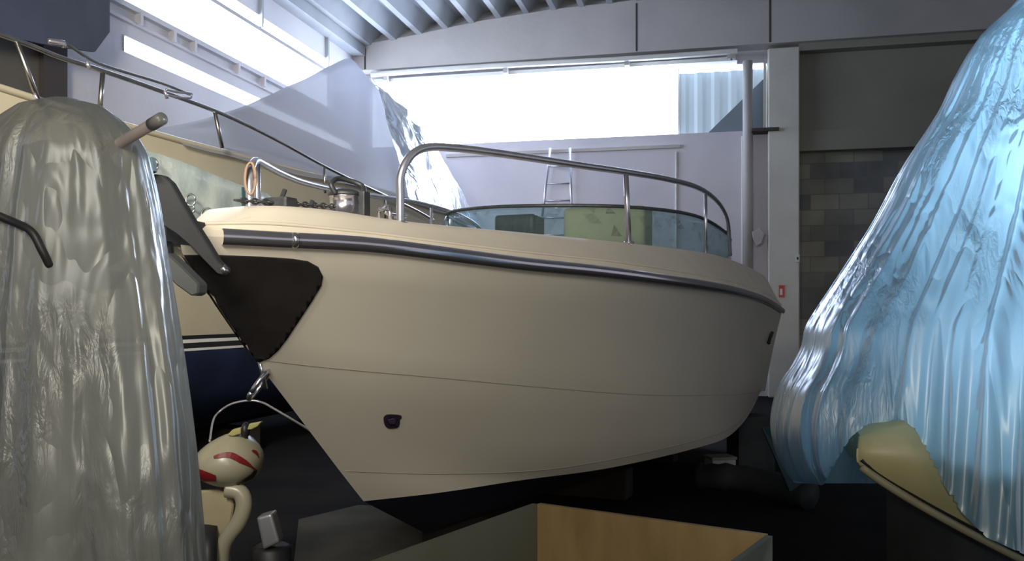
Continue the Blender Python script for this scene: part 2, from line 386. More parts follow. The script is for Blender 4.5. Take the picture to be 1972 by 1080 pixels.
bm = BMf(); BW.box(bm, BW.a(1534.5, .36), BW.a(1537.5, .36), BW.z(1536, 500, .36), BW.z(1536, 495, .36), 0.36, 0.37); link('button', bm, M['black'], t)
bm = BMf(); c = BW.px(1461, 455, .32)
pts = [BW.px(u, v, .30) for u, v in ((1448, 446), (1462, 438), (1472, 450), (1466, 468), (1456, 474), (1450, 460))]
prism(bm, pts, BW.n*0.05); bevel(bm, .01); o = link('wall_bracket', bm, M['beam'], None); tag(o, 'small pale bracket on the downpipe just left of the pillar', 'bracket')
# rungs of the ladder on the wall
t = thing('wall_ladder', BW.px(1075, 392, .12), 'pale metal ladder on the back wall above the windscreen', 'ladder')
lt = lambda v: 1058-(v-300)*0.12; rt_ = lambda v: 1098+(v-300)*0.02
bm = BMf(); tube(bm, [BW.px(lt(285), 285, .15), BW.px(lt(470), 470, .15)], 0.028, 8); link('side_rail', bm, M['rail'], t, True)
bm = BMf(); tube(bm, [BW.px(rt_(285), 285, .15), BW.px(rt_(470), 470, .15)], 0.028, 8); link('side_rail', bm, M['rail'], t, True)
for v in (320, 353, 386, 419, 452):
    bm = BMf(); tube(bm, [BW.px(lt(v), v, .15), BW.px(rt_(v), v, .15)], 0.02, 8); link('rung', bm, M['rail'], t, True)

# left wall with two strip windows
z2a, z2b = H+3.70, H+3.93      # narrow lower strip
z1a, z1b = H+4.36, H+5.17      # broad strip
z0a, z0b = H+5.24, H+5.46      # clerestory over it
aS0 = LW.a(480); aS1 = LW.a(236); aB1 = 22.0
def aL(u, off=0): return LW.a(u, off)
bm = BMf()
LW.box(bm, -0.3, 22, 0, z2a, 0, -0.3)
LW.box(bm, aS1, 22, z2a, z2b, 0, -0.3)
LW.box(bm, -0.3, 0.3, z2a, z2b, 0, -0.3)
LW.box(bm, -0.3, 22, z2b, z1a, 0, -0.3)
LW.box(bm, -0.3, aL(640), z1a, z0b, 0, -0.3)
LW.box(bm, -0.3, 22, z0b, H+9, 0, -0.3)
LW.box(bm, aL(205), 22, z1a, z0b, 0, -0.3)
struct('wall_left', bm, M['leftw'])
for nm, (za, zb2, a0, a1, lab) in {'window_2': (z1a, z0b, aL(640), aL(205), 'broad bright strip window along the left wall'),
                       'window_3': (z2a, z2b, 0.3, aS1, 'narrow bright strip window low on the left wall')}.items():
    w = thing(nm, LW.pt(a0, za, -0.1), lab, 'window'); w['kind'] = 'structure'
    bm = BMf(); LW.box(bm, a0, a1, za, zb2, -0.14, -0.16); link('pane', bm, M['pane2'], w)
    bm = BMf()
    if nm == 'window_2': LW.box(bm, a0, a1, z1b, z0a, -0.13, 0.02)
    else: LW.box(bm, a1-0.03, a1, za, zb2, -0.13, 0.01)
    link('window_frame', bm, M['beam'], w)
bm = BMf()   # sill rail of the broad strip, with brackets
LW.box(bm, aL(640), aL(180), z1a-0.06, z1a+0.02, 0, 0.10)
LW.box(bm, aL(640), aL(180), z1a-0.24, z1a-0.20, 0, 0.06)
for u in (260, 325, 365, 450, 500): a = aL(u); LW.box(bm, a-0.03, a+0.03, z1a-0.22, z1a-0.04, 0.03, 0.12)
struct('trim_9', bm, M['leftw'])
bm = BMf()
for u in (628, 500): a = aL(u); LW.box(bm, a-0.03, a+0.03, z0a, H+6.1, 0, 0.07)
struct('trim_10', bm, M['roof'])
bm = BMf()
LW.box(bm, -0.1, 22, H+5.9, H+6.3, 0.0, 0.30)
struct('beam_left', bm, M['roof'])
bm = BMf(); a0, a1 = aL(130, .22), aL(84, .22)
LW.box(bm, a0, a1, 0, H+9, 0.0, 0.22); struct('column_dark', bm, M['brown'])
bm = BMf(); a0, a1 = aL(208, .62), aL(-90, .62)
zlo = LW.z(120, 92, .62)
pts = [LW.pt(a0, H+7, .62), LW.pt(a0, LW.z(208, 62, .62), .62), LW.pt(aL(180, .62), LW.z(180, 100, .62), .62), LW.pt(aL(95, .62), LW.z(95, 88, .62), .62), LW.pt(a1, LW.z(-90, 50, .62), .62), LW.pt(a1, H+7, .62)]
prism(bm, pts, LW.n*0.05); struct('trim_11', bm, M['bluecloth'])
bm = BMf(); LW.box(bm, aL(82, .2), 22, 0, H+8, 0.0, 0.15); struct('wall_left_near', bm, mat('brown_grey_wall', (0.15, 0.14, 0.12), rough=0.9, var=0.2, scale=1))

# roof: folded concrete planks running parallel to the left wall
bm = BMf(); prof = []
wl = 0.62; a = -0.3
while a < 24:
    for da, dz in ((0, 0), (0.12, 0), (0.26, 0.34), (0.48, 0.34)):
        prof.append((a+da, dz))
    a += wl
rows = []
for back in (-0.4, 8, 16, 26):
    rows.append([BW.pt(a, ztop(a)+dz, 0)+Vector((-SL, -1, 0)).normalized()*back for a, dz in prof])
grid(bm, rows)
struct('ceiling', bm, M['roof'])
for u_, v_, k in ((735, 78, 0), (938, 40, 1)):   # hanging rods at the roof edge
    pass

# ------------------------------------------------------------------ main boat
TH = math.radians(22); AX = Vector((math.sin(TH), math.cos(TH), 0)); QX = Vector((math.cos(TH), -math.sin(TH), 0))
BO = Vector((-1.362, 3.6, 0)); LEN = 9.3
def plan(s, b): return BO+AX*s+QX*b
def pix_u(p): return CX+F*p.x/p.y
def bC(s): return 1.58*(1-max(0, 1-s/6)**3.2)-0.02*max(0, s-6)/3
def mk(pts): return lambda s: smooth_interp(pts, s)
pxC = [(345, 455), (400, 455), (520, 461), (700, 471), (850, 489), (1000, 508), (1150, 523), (1300, 542), (1400, 557), (1460, 573), (1490, 588), (1507, 600)]
pxC0 = [(u, v-13) for u, v in pxC]
pxD = [(335, 487), (395, 484), (640, 497), (850, 516), (1000, 530), (1200, 550), (1400, 573), (1490, 600), (1507, 614)]
pxB = [(375, 431), (511, 430), (700, 447), (850, 466), (1000, 484), (1200, 506), (1400, 540), (1480, 567), (1507, 588)]
pxA = [(400, 402), (460, 397), (530, 396), (640, 405), (770, 425), (1000, 447), (1200, 467), (1360, 487), (1420, 505), (1470, 530), (1500, 560)]
pxE = [(480, 690), (640, 708), (850, 727), (1041, 745), (1241, 760), (1413, 760), (1470, 752)]
pxF = [(653, 905), (700, 908), (850, 912), (1040, 905), (1200, 880), (1350, 845), (1420, 815), (1470, 746)]
pxG = [(700, 965), (850, 948), (1000, 925), (1150, 905), (1250, 885), (1350, 860), (1400, 842), (1430, 815), (1450, 785), (1466, 750)]
bG = mk([(1.42, 0), (1.8, .295), (2.31, .60), (2.85, .90), (3.38, 1.162), (4.13, 1.40), (4.71, 1.50), (6, 1.50), (9.3, 1.33)])
bF = mk([(1.175, 0), (1.8, .36), (2.31, .66), (2.85, .96), (3.38, 1.21), (4.13, 1.43), (4.71, 1.51), (6, 1.51), (9.3, 1.335)])
bE = mk([(.48, 0), (1, .36), (1.5, .64), (2, .86), (3, 1.24), (4, 1.46), (5, 1.53), (6, 1.545), (9.3, 1.35)])
def bD(s): return bC(s)-0.012
def bB(s): return max(0, bC(s)-0.03)
def bA(s): return max(0, bC(s)-0.20*min(1, s/0.8)-0.02)
def zfrom(px, bf, s):
    p = plan(s, bf(s)); return H-(smooth_interp(px, pix_u(p))-HZ)/F*p.y
# rows of the topside: (start on the stem s, bfun, px)
ROW = [(0.0, bC, pxC), (0.015, bD, pxD), (.48, bE, pxE), (1.175, bF, pxF), (1.42, bG, pxG)]
NS = 60
def row_pts(s0, bf, px, side=1):
    out = []
    for i in range(NS+1):
        t = i/NS; s = s0+(LEN-s0)*(t**1.6)
        b = bf(s); z = zfrom(px, bf, s)
        p = plan(s, b*side); p.z = z; out.append(p)
    return out
port = [row_pts(*r) for r in ROW]
def mirror(p):
    r = p-BO; s = r.dot(AX); b = r.dot(QX); q = plan(s, -b); q.z = p.z; return q
def blend(r0, r1, t, bulge=0.0):
    out = []
    for i, (a, b) in enumerate(zip(r0, r1)):
        p = a.lerp(b, t); out.append(p+QX*bulge*4*t*(1-t)*(min(1, i/12.0)))
    return out
def subdiv(rows, n=3, bulge=0.0):
    out = []
    for r0, r1 in zip(rows, rows[1:]):
        for k in range(n): out.append(blend(r0, r1, k/n, bulge))
    out.append(rows[-1]); return out
boat = thing('motor_cruiser', plan(4.5, 0)+Vector((0, 0, 0.34)), 'large cream motor cruiser, bow with dark plate towards the left, in the middle', 'boat')
bm = BMf()
upper = subdiv([port[0], port[1]], 1)
mid = subdiv([port[1], port[2]], 5, -0.012)
low = subdiv([port[2], port[3], port[4]], 3, 0.0)
topside = upper[:-1]+mid[:-1]+low
for rows in (topside,):
    grid(bm, rows)
    grid(bm, [[mirror(p) for p in r][::-1] for r in rows])
# transom
tr = [r[-1] for r in topside]
grid(bm, [[p, mirror(p)] for p in tr])
bmesh.ops.remove_doubles(bm, verts=bm.verts, dist=2e-4)
bmesh.ops.recalc_face_normals(bm, faces=bm.faces)
hull = link('hull', bm, M['gel'], boat, True)
try:
    hull.data.set_sharp_from_angle(angle=math.radians(28))
except Exception: pass
hull_pts = [v.co.copy() for v in hull.data.vertices]; 
hull_bvh = BVHTree.FromPolygons([hull.matrix_basis @ v.co for v in hull.data.vertices], [list(p.vertices) for p in hull.data.polygons])
def on_hull(u, v, off=0.006):
    o = Vector((0, 0, H)); d = (P(u, v, 1)-o).normalized()
    hit, n, idx, dist = hull_bvh.ray_cast(o, d)
    if hit is None: return None
    if n.dot(d) > 0: n = -n
    return hit+n*off
# knuckle and spray lines: small raised strakes
def strake(row, name, r, start=2):
    bm = BMf(); tube(bm, [p for p in row[start:]], r*.6, 6); return link(name, bm, M['groove'], boat, True)
strake([p-QX*0.004 for p in port[2]], 'spray_strake', 0.008)
strake([mirror(p)+QX*0.004 for p in port[2]], 'spray_strake', 0.008)
strake([p-QX*0.004 for p in port[3]], 'spray_strake', 0.009)
# navy bottom
keel = []
for p in port[4]:
    s = (p-BO).dot(AX)
    k = plan(max(s, 1.42), 0); k.z = H+interp([(1.42, -1.06), (2.18, -1.42), (3.2, -1.50), (9.3, -1.50)], s); keel.append(k)
bm = BMf(); rows = subdiv([port[4], keel], 4)
grid(bm, rows); grid(bm, [[mirror(p) for p in r][::-1] for r in rows])
tr = [r[-1] for r in rows]; grid(bm, [[p, mirror(p)] for p in tr])
bmesh.ops.remove_doubles(bm, verts=bm.verts, dist=2e-4); bmesh.ops.recalc_face_normals(bm, faces=bm.faces)
link('hull_bottom', bm, M['navy'], boat, True)
# deck moulding: B crease, A shoulder, crown
rC0 = row_pts(0.0, bC, pxC0)
rB = row_pts(0.0, bB, pxB)
rA = row_pts(0.10, bA, pxA)
for i, p in enumerate(rA):
    s = (p-BO).dot(AX)
    if s < 0.35: p.z = min(p.z, H+0.30+0.45*s)
crown = []
for p in rA:
    s = (p-BO).dot(AX); b = (p-BO).dot(QX)
    c1 = plan(s, b*0.5); c1.z = p.z+0.025*min(1, b); crown.append(c1)
mid_ = [plan((p-BO).dot(AX), 0) for p in rA]
for q, p in zip(mid_, rA): q.z = p.z+0.035*min(1, (p-BO).dot(QX))
bm = BMf()
rAo = [plan((p-BO).dot(AX), (p-BO).dot(QX)+0.05*min(1, (p-BO).dot(QX)*3))+Vector((0, 0, 0)) for p in rA]
for q, p, b in zip(rAo, rA, rB): q.z = lerp(p.z, b.z, 0.22)
rows = [row_pts(0.0, bC, pxC), rC0, rB]+[blend(rB, rAo, k/4) for k in (1, 2, 3)]+[rAo, rA, crown, mid_]
grid(bm, rows); grid(bm, [[mirror(p) for p in r][::-1] for r in rows])
tr = [r[-1] for r in rows]; grid(bm, [[p, mirror(p)] for p in tr])
bmesh.ops.remove_doubles(bm, verts=bm.verts, dist=2e-4); bmesh.ops.recalc_face_normals(bm, faces=bm.faces)
deck = link('deck', bm, M['deckgel'], boat, True)
try: deck.data.set_sharp_from_angle(angle=math.radians(30))
except Exception: pass
bm = BMf(); tube(bm, [p+QX*0.004 for p in rB[3:]], 0.008, 6); link('deck_moulding', bm, M['deckgel'], boat, True)
# rub rail
rr = [p+QX*0.015 for p in port[0] if (p-BO).dot(AX) > 0.10]
for side in (1, -1):
    pth = rr if side == 1 else [mirror(p) for p in rr]
    bm = BMf(); n = 10; prev = None
    lay = []
    for i, p in enumerate(pth):
        d = (pth[min(i+1, len(pth)-1)]-pth[max(i-1, 0)]).normalized(); out = Vector((d.y, -d.x, 0)).normalized()*side
        ring = []
        for k in range(n):
            a = 2*math.pi*k/n; ring.append(p+out*0.032*math.cos(a)+Vector((0, 0, 0.036))*math.sin(a))
        lay.append(ring)
    grid(bm, lay, closed=True)
    rail_o = link('rub_rail', bm, M['chrome'], boat, True)
    bm = BMf()
    lay = []
    for i, p in enumerate(pth):
        d = (pth[min(i+1, len(pth)-1)]-pth[max(i-1, 0)]).normalized(); out = Vector((d.y, -d.x, 0)).normalized()*side
        lay.append([p+out*0.012+Vector((0, 0, z)) for z in (-0.034, -0.027)]+[p+out*0.014+Vector((0, 0, -0.030))])
    grid(bm, lay, closed=True)
    link('rubber_insert', bm, M['black'], rail_o)
bm = BMf(); p = port[0][13]+QX*0.02
lathe(bm, rr[4]-AX*0.012, [(0.034, -0.012), (0.036, 0), (0.034, 0.012)], 16, axis=(rr[5]-rr[3])); link('rail_joint', bm, M['chrome'], boat, True)
# stem head: dark roller cheeks at the bow
bm = BMf()
for b in (-0.05, 0.05):
    pts = [plan(s, b)+Vector((0, 0, z+H)) for s, z in ((-0.13, .27), (.25, .27), (.25, .36), (0.0, .375), (-0.13, .34))]
    prism(bm, pts, QX*0.012)
link('bow_roller', bm, M['darkmetal'], boat)
# bow plate
def patch(name, poly, m, parent, off=0.006, step=8, thick=0.004, closed_spline=True):
    """smooth outline in px, laid onto the hull skin"""
    bm0 = BMf(); vs = [bm0.verts.new((u, v, 0)) for u, v in poly]; bm0.faces.new(vs)
    xs = [p[0] for p in poly]; ys = [p[1] for p in poly]
    x = min(xs)+step*0.5
    while x < max(xs):
        bmesh.ops.bisect_plane(bm0, geom=bm0.verts[:]+bm0.edges[:]+bm0.faces[:], plane_co=(x, 0, 0), plane_no=(1, 0, 0)); x += step
    y = min(ys)+step*0.5
    while y < max(ys):
        bmesh.ops.bisect_plane(bm0, geom=bm0.verts[:]+bm0.edges[:]+bm0.faces[:], plane_co=(0, y, 0), plane_no=(0, 1, 0)); y += step
    pos = {}
    bad = []
    for v in bm0.verts:
        h = on_hull(v.co.x, v.co.y, off); uu = v.co.x
        while h is None and uu < v.co.x+90: uu += 1.5; h = on_hull(uu, v.co.y, off)
        if h is None: bad.append(v)
        else: pos[v] = h
    bmesh.ops.delete(bm0, geom=bad, context='VERTS')
    for v in bm0.verts: v.co = pos[v]
    r = bmesh.ops.solidify(bm0, geom=bm0.faces[:], thickness=thick)
    bmesh.ops.recalc_face_normals(bm0, faces=bm0.faces)
    return link(name, bm0, m, parent, True), bm0
def rounded(poly, n=6):
    V = [Vector(p) for p in poly]+[Vector(poly[0])]; return [(p.x, p.y) for p in spline(V, n)[:-1]]
plate_px = [(352, 489), (420, 489), (500, 492), (560, 496), (592, 501), (612, 512), (621, 530), (618, 547), (600, 577), (575, 615), (552, 650), (535, 672), (518, 687), (500, 694), (488, 692)]
pl, _ = patch('bow_plate', plate_px, M['plate'], boat, 0.008, 10)
c = pl.copy(); c.data = pl.data.copy(); col.objects.link(c)
for v in c.data.vertices:
    v.co = hull.matrix_basis.inverted() @ mirror(v.co)
c.data.flip_normals()
emb, _ = patch('emblem', rounded([(738, 803), (744, 797), (762, 797), (772, 799), (773, 803), (770, 806), (769, 816), (764, 822), (748, 823), (740, 815)], 3), M['emblem'], boat, 0.004, 4, 0.003)
bm0 = patch('emblem_ring', rounded([(746, 806), (756, 803), (763, 808), (758, 815), (750, 815)], 3), mat('emblem_purple', (0.06, 0.04, 0.09), rough=.3), emb, 0.009, 4, 0.002)
# tow eye
bm = BMf(); e0 = plan(.56, 0.0)+Vector((0, 0, H-.31)); dirn = Vector((-AX.x, -AX.y, -0.55)).normalized()
ring = [e0+dirn*(0.06+0.06*math.cos(a))+Vector((QX.x*.5, QX.y*.5, .7)).normalized()*0.07*math.sin(a) for a in [2*math.pi*k/20 for k in range(21)]]
tube(bm, ring, 0.011, 8); link('tow_eye', bm, M['chrome'], boat, True)
bm = BMf(); tube(bm, [e0-Vector((0, 0, .05)), e0+dirn*.03+Vector((0, 0, .03)), e0+Vector((0, 0, .10))+dirn*0.01-AX*.04], 0.010, 8); link('eye_strap', bm, M['chrome'], boat, True)
# vent near the stern
bm = BMf(); ps = [on_hull(u, v, 0.02) for u, v in ((1484, 640), (1480, 650), (1477, 660))]
ps = [p for p in ps if p is not None]
if len(ps) > 1: tube(bm, ps, 0.02, 8); link('exhaust_vent', bm, M['black'], boat, True)
else: bm.free()
# bow rails
def bR(s): return bA(s)-0.03
def solve_s(u, bf, lo=0.1, hi=8.5):
    for _ in range(40):
        m_ = (lo+hi)/2
        if pix_u(plan(m_, bf(m_))) < u: lo = m_
        else: hi = m_
    return lo
def rail_pt(u, v, bf=bR, s=None):
    s = s if s is not None else solve_s(u, bf); p = plan(s, bf(s)); p.z = H-(v-HZ)/F*p.y; return p
s0 = solve_s(771, bR)
rail_px = [(771, 430, s0), (771, 380, s0), (772, 345, s0), (778, 320, None), (790, 301, None), (808, 288, None), (832, 283, None), (862, 284, None), (920, 290, None), (1000, 301, None), (1100, 316, None), (1205, 331, None), (1290, 346, None), (1345, 362, None), (1378, 385, None), (1396, 412, None), (1403, 440, None), (1406, 492, None)]
rp = [rail_pt(u, v, bR, s) for u, v, s in rail_px]
rp = spline(rp, 6)
for side in (1, -1):
    pth = rp if side == 1 else [mirror(p) for p in rp]
    bm = BMf(); tube(bm, pth, 0.021, 12); ro = link('bow_rail', bm, M['rail'], boat, True)
    for (u0, v0, u1, v1, r) in ((1205, 331, 1211, 466, .019), (1359, 368, 1359, 488, .015), ):
        a = rail_pt(u0, v0); b = rail_pt(u1, v1+3)
        if side == -1: a, b = mirror(a), mirror(b)
        bm = BMf(); tube(bm, [a, b], r, 10); tube(bm, [b-Vector((0, 0, .0)), b+Vector((0, 0, .015))], r*1.8, 12)
        link('stanchion', bm, M['rail'], ro, True)
    s = 1.22; a = plan(s, bR(s)*side); zz = min(rp, key=lambda p: abs((p-BO).dot(AX)-s) + (0 if p.z > H+.6 else 9)).z
    if side == -1:
        a.z = zz; b = a.copy(); b.z = H+.45
        bm = BMf(); tube(bm, [a, b], .018, 10); link('stanchion', bm, M['rail'], ro, True)
    q = pth[0].copy(); bm = BMf(); lathe(bm, q+Vector((0, 0, -0.01)), [(0.045, 0), (0.045, 0.012), (0.03, 0.02)], 16); link('rail_foot', bm, M['rail'], ro, True)
# windlass and deck gear
def deckz(s, b):
    p = plan(s, b); hit, n, i, d = deck_bvh.ray_cast(p+Vector((0, 0, 6)), Vector((0, 0, -1))); return hit.z if hit else H+.46
deck_bvh = BVHTree.FromPolygons([v.co.copy() for v in deck.data.vertices], [list(p.vertices) for p in deck.data.polygons])
c = plan(1.08, .10); c.z = deckz(1.08, .10)+.03
wl_o = link('windlass', (lambda b: (lathe(b, c, [(.10, -.04), (.10, .002), (.082, .006), (.080, .10), (.085, .105)], 28), b)[1])(BMf()), M['chrome'], boat, True)
wl_o['label'] = 'chrome windlass drum with a dark cap'
bm = BMf(); lathe(bm, c+Vector((0, 0, .105)), [(.085, 0), (.09, .008), (.085, .02), (.060, .032), (.03, .04)], 28); link('gypsy_cap', bm, M['darkmetal'], wl_o, True)
bm = BMf(); tube(bm, spline([c+AX*(-.09)+Vector((0, 0, .11)), c-AX*.10-QX*.02+Vector((0, 0, .16)), c-AX*.0-QX*.03+Vector((0, 0, .20)), c+AX*.08+QX*.05+Vector((0, 0, .17)), c+QX*.11+Vector((0, 0, .10))], 5), .014, 8); link('chain_guard', bm, M['darkmetal'], wl_o, True)
bm = BMf(); box(bm, c+QX*.115+AX*.0+Vector((0, 0, .06)), .035, .06, .13, -TH); bevel(bm, .008); link('motor_housing', bm, M['darkmetal'], wl_o)
bm = BMf(); k0 = plan(.38, -.01); k0.z = deckz(.38, 0)+.03
n = 22
for i in range(n):
    q = k0.lerp(c+Vector((0, 0, .05)), i/n); q.z = max(q.z, deckz((q-BO).dot(AX), 0)+.012); dd = (c-k0).normalized(); uu = Vector((0, 0, 1)) if i % 2 else QX
    tube(bm, [q+dd*.022*math.cos(a)+uu*.012*math.sin(a) for a in [2*math.pi*k/10 for k in range(11)]], .005, 6)
link('anchor_chain', bm, M['darkmetal'], boat, True)
for (s, b, nm) in ((.93, -.02, 'chain_stopper'), (.62, .04, 'chain_stopper')):
    bm = BMf(); q = plan(s, b); q.z = deckz(s, b)+.028; box(bm, q, .13, .09, .06, -TH); bevel(bm, .015); tube(bm, [q+Vector((0, 0, .02)), q+AX*.03+Vector((0, 0, .07))], .012, 8)
    link(nm, bm, M['darkmetal'], boat)
for (s, b) in ((1.25, .30), (1.25, -.30), (1.9, .62)):
    if s > 1.5: continue
    q = plan(s, b); q.z = deckz(s, b)
    bm = BMf()
    for d in (-.045, .045): tube(bm, [q+AX*d, q+AX*d+Vector((0, 0, .045))], .012, 8)
    tube(bm, [q-AX*.11+Vector((0, 0, .06)), q-AX*.05+Vector((0, 0, .048)), q+AX*.05+Vector((0, 0, .048)), q+AX*.11+Vector((0, 0, .06))], .013, 8)
    link('cleat', bm, M['chrome'], boat, True)
# low inner rail right of the windlass
bm = BMf(); q = [plan(1.15, .26), plan(1.15, .26), plan(1.02, .40), plan(1.02, .40)]
zs = [deckz(1.15, .26), deckz(1.15, .26)+.07, deckz(1.02, .4)+.07, deckz(1.02, .4)]
for a, z in zip(q, zs): a.z = z
tube(bm, q, .010, 8); link('hatch_handle', bm, M['chrome'], boat, True)
# hatch on foredeck
bm = BMf(); q = plan(2.6, 0); q.z = deckz(2.6, 0)+.01; box(bm, q, .5, .5, .03, -TH); bevel(bm, .01); link('deck_hatch', bm, M['wscreen'], boat)
# windscreen
topw = [(6.45, 1.30, .74), (6.1, 1.29, .80), (5.2, 1.15, .875), (4.6, .7, .905), (4.35, 0, .92), (4.5, -.7, .945), (4.95, -1.22, .945), (6.0, -1.33, .86), (6.6, -1.33, .78)]
def wtop(k): s, b, z = topw[k]; p = plan(s, b); p.z = H+z; return p
T = spline([wtop(k) for k in range(len(topw))], 8)
basew = [(6.3, 1.33), (5.7, 1.33), (4.8, 1.18), (4.15, .74), (3.85, 0), (4.05, -.74), (4.6, -1.25), (5.8, -1.36), (6.5, -1.36)]
B_ = []
for s, b in basew:
    p = plan(s, b); p.z = H+.50; B_.append(p)
B_ = spline(B_, 8)
bm = BMf(); rows = []
for k in range(5):
    t = k/4; rows.append([a.lerp(b, t)+Vector((0, 0, .03*math.sin(math.pi*t))) for a, b in zip(B_, T)])
grid(bm, rows); bmesh.ops.solidify(bm, geom=bm.faces[:], thickness=.008)
ws = link('windscreen', bm, M['wscreen'], boat, True); ws['label'] = 'wraparound teal tinted windscreen'
bm = BMf(); tube(bm, T, .016, 8); link('screen_frame', bm, M['darkmetal'], ws, True)
bm = BMf(); tube(bm, B_, .02, 8); link('screen_gasket', bm, M['white'], ws, True)
# helm console & seat seen through the screen
bm = BMf(); q = plan(6.0, .12); q.z = H+.72; box(bm, q, .85, .4, .70, -TH); bevel(bm, .06, 3); link('helm_seat', bm, M['seat'], boat, True)
bm = BMf(); q = plan(5.2, -.55); q.z = H+.72; box(bm, q, .42, .3, .44, -TH); bevel(bm, .05, 3); link('dashboard', bm, M['black'], boat, True)

# keel blocks under the cruiser
for i, s in enumerate((3.2, 5.4, 7.6)):
    q = plan(s, 0); bm = BMf(); box(bm, (q.x, q.y, .155), 1.0, .28, .28, -TH); bevel(bm, .01, 1)
    o = link('keel_block', bm, M['wood']); o.location = (0, 0, 0)
    tag(o, ('foremost', 'middle', 'aftmost')[i]+' timber keel block under the central motor cruiser', 'block', 'keel blocks under the central boat')

# anchor
an = thing('anchor', P(360, 480, 3.45), 'dark grey plough anchor hanging at the bow of the cream cruiser', 'anchor')
o2 = [(289, 352), (300, 336), (318, 338), (334, 352), (352, 384), (378, 428), (400, 462), (424, 502), (441, 517), (439, 530), (424, 528), (398, 502), (372, 474), (346, 452), (316, 432), (300, 400)]
bm = BMf(); pts = []
for u, v in o2:
    d = 3.40+0.10*(u-290)/150; pts.append(P(u, v, d))
prism(bm, pts, Vector((0.01, 0.035, 0))); bevel(bm, .004, 1); link('shank', bm, M['anchor'], an)
bm = BMf()
pts = [P(u, v, 3.42+(u-325)*.0006) for u, v in ((316, 478), (334, 490), (360, 514), (392, 546), (391, 566), (378, 571), (346, 548), (322, 520))]
prism(bm, pts, Vector((0.02, 0.05, 0.0))); bevel(bm, .006, 1); link('fluke', bm, mat('pale_galvanised_fluke', (0.08, 0.09, 0.09), rough=.5), an)
bm = BMf(); tube(bm, [P(318, 470, 3.42), P(322, 500, 3.45), P(345, 520, 3.5)], .03, 10); link('crown', bm, M['black'], an, True)
bm = BMf(); tube(bm, [P(428, 514, 3.47), P(438, 527, 3.49)], .014, 10); link('shackle', bm, M['chrome'], an, True)
bm = BMf()
pts = [P(u, v, 3.36) for u, v in ((285, 305), (296, 303), (300, 330), (288, 336))]
prism(bm, pts, Vector((0, .03, 0))); link('shank_eye', bm, M['teal'], an)

# ------------------------------------------------------------------ second boat, behind on the left
d2 = Vector((.292, .956, 0)).normalized(); n2 = Vector((-d2.y, d2.x, 0)); O2 = Vector((-3.78, 6.5, 0)); BE = 2.6
def q2(t, w, z): return O2+d2*t+n2*w+Vector((0, 0, H+z))
def s2t(u, w=0):
    k = (u-CX)/F; o = O2+n2*w; return (k*o.y-o.x)/(d2.x-k*d2.y)
def z2(u, v, w=0): t = s2t(u, w); return -(v-HZ)/F*q2(t, w, 0).y
b2 = thing('covered_yacht', q2(5, BE/2, -1.6), 'cream yacht with navy bottom under a white cover, behind the bow on the left', 'boat')
TS = [-2.5, -1.5, -0.5, 0.5, 2, 3.5, 5, 6.5, 8, 9.3, 10.2, 10.7]
def halfw(t): return BE/2*min(1.0, max(.35, 1-max(0, -t-0.5)*.25))*(1 if t < 9.5 else 1-(t-9.5)*.12)
def gun(t): return interp([(-2.5, 1.80), (0, 1.66), (2, 1.66), (4.5, 1.70), (6, 1.78), (10.7, 1.70)], t)
def sect(t):
    h = halfw(t); c = BE/2
    zs = [(0, gun(t)), (.01, gun(t)-.25), (.03, .6), (.09, -.235)]
    return [(c-h+o, z) for o, z in zs]
def hull2(levels, m, name, parent=b2, both=True):
    bm = BMf(); rows = []
    for lv in levels: rows.append([q2(t, *lv(t)) for t in TS])
    grid(bm, rows)
    if both:
        rows2 = []
        for lv in levels: rows2.append([q2(t, BE-lv(t)[0], lv(t)[1]) for t in TS])
        grid(bm, rows2)
        for e in (0, -1): grid(bm, [[a[e], b[e]] for a, b in zip(rows, rows2)])
    bmesh.ops.remove_doubles(bm, verts=bm.verts, dist=1e-4); bmesh.ops.recalc_face_normals(bm, faces=bm.faces)
    return link(name, bm, m, parent, True)
lv = [lambda t, k=k: sect(t)[k] for k in range(4)]
hull2(lv, M['cream2'], 'hull')
def L_(o, z): return lambda t: (BE/2-halfw(t)+o, z)
hull2([L_(.09, -.235), L_(.095, -.275)], M['black'], 'boot_stripe')
hull2([L_(.095, -.275), L_(.097, -.31)], M['white'], 'white_stripe')
hull2([L_(.097, -.31), L_(.10, -.365)], M['black'], 'boot_stripe')
hull2([L_(.10, -.365), L_(.102, -.39)], M['white'], 'white_stripe')
bot = hull2([L_(.102, -.39), L_(.16, -.75), L_(.40, -1.05), L_(.85, -1.32), lambda t: (BE/2, -1.45)], M['navy2'], 'hull_bottom')
bm = BMf(); rows = [[q2(t, BE/2-halfw(t), gun(t)) for t in TS], [q2(t, BE/2, gun(t)+.06) for t in TS], [q2(t, BE/2+halfw(t), gun(t)) for t in TS]]
grid(bm, rows); link('deck', bm, M['cream2'], b2, True)
bm = BMf(); tube(bm, [q2(t, BE/2-halfw(t)-.0, gun(t)-.02) for t in TS], .03, 8); link('toe_rail', bm, M['cream2'], b2, True)
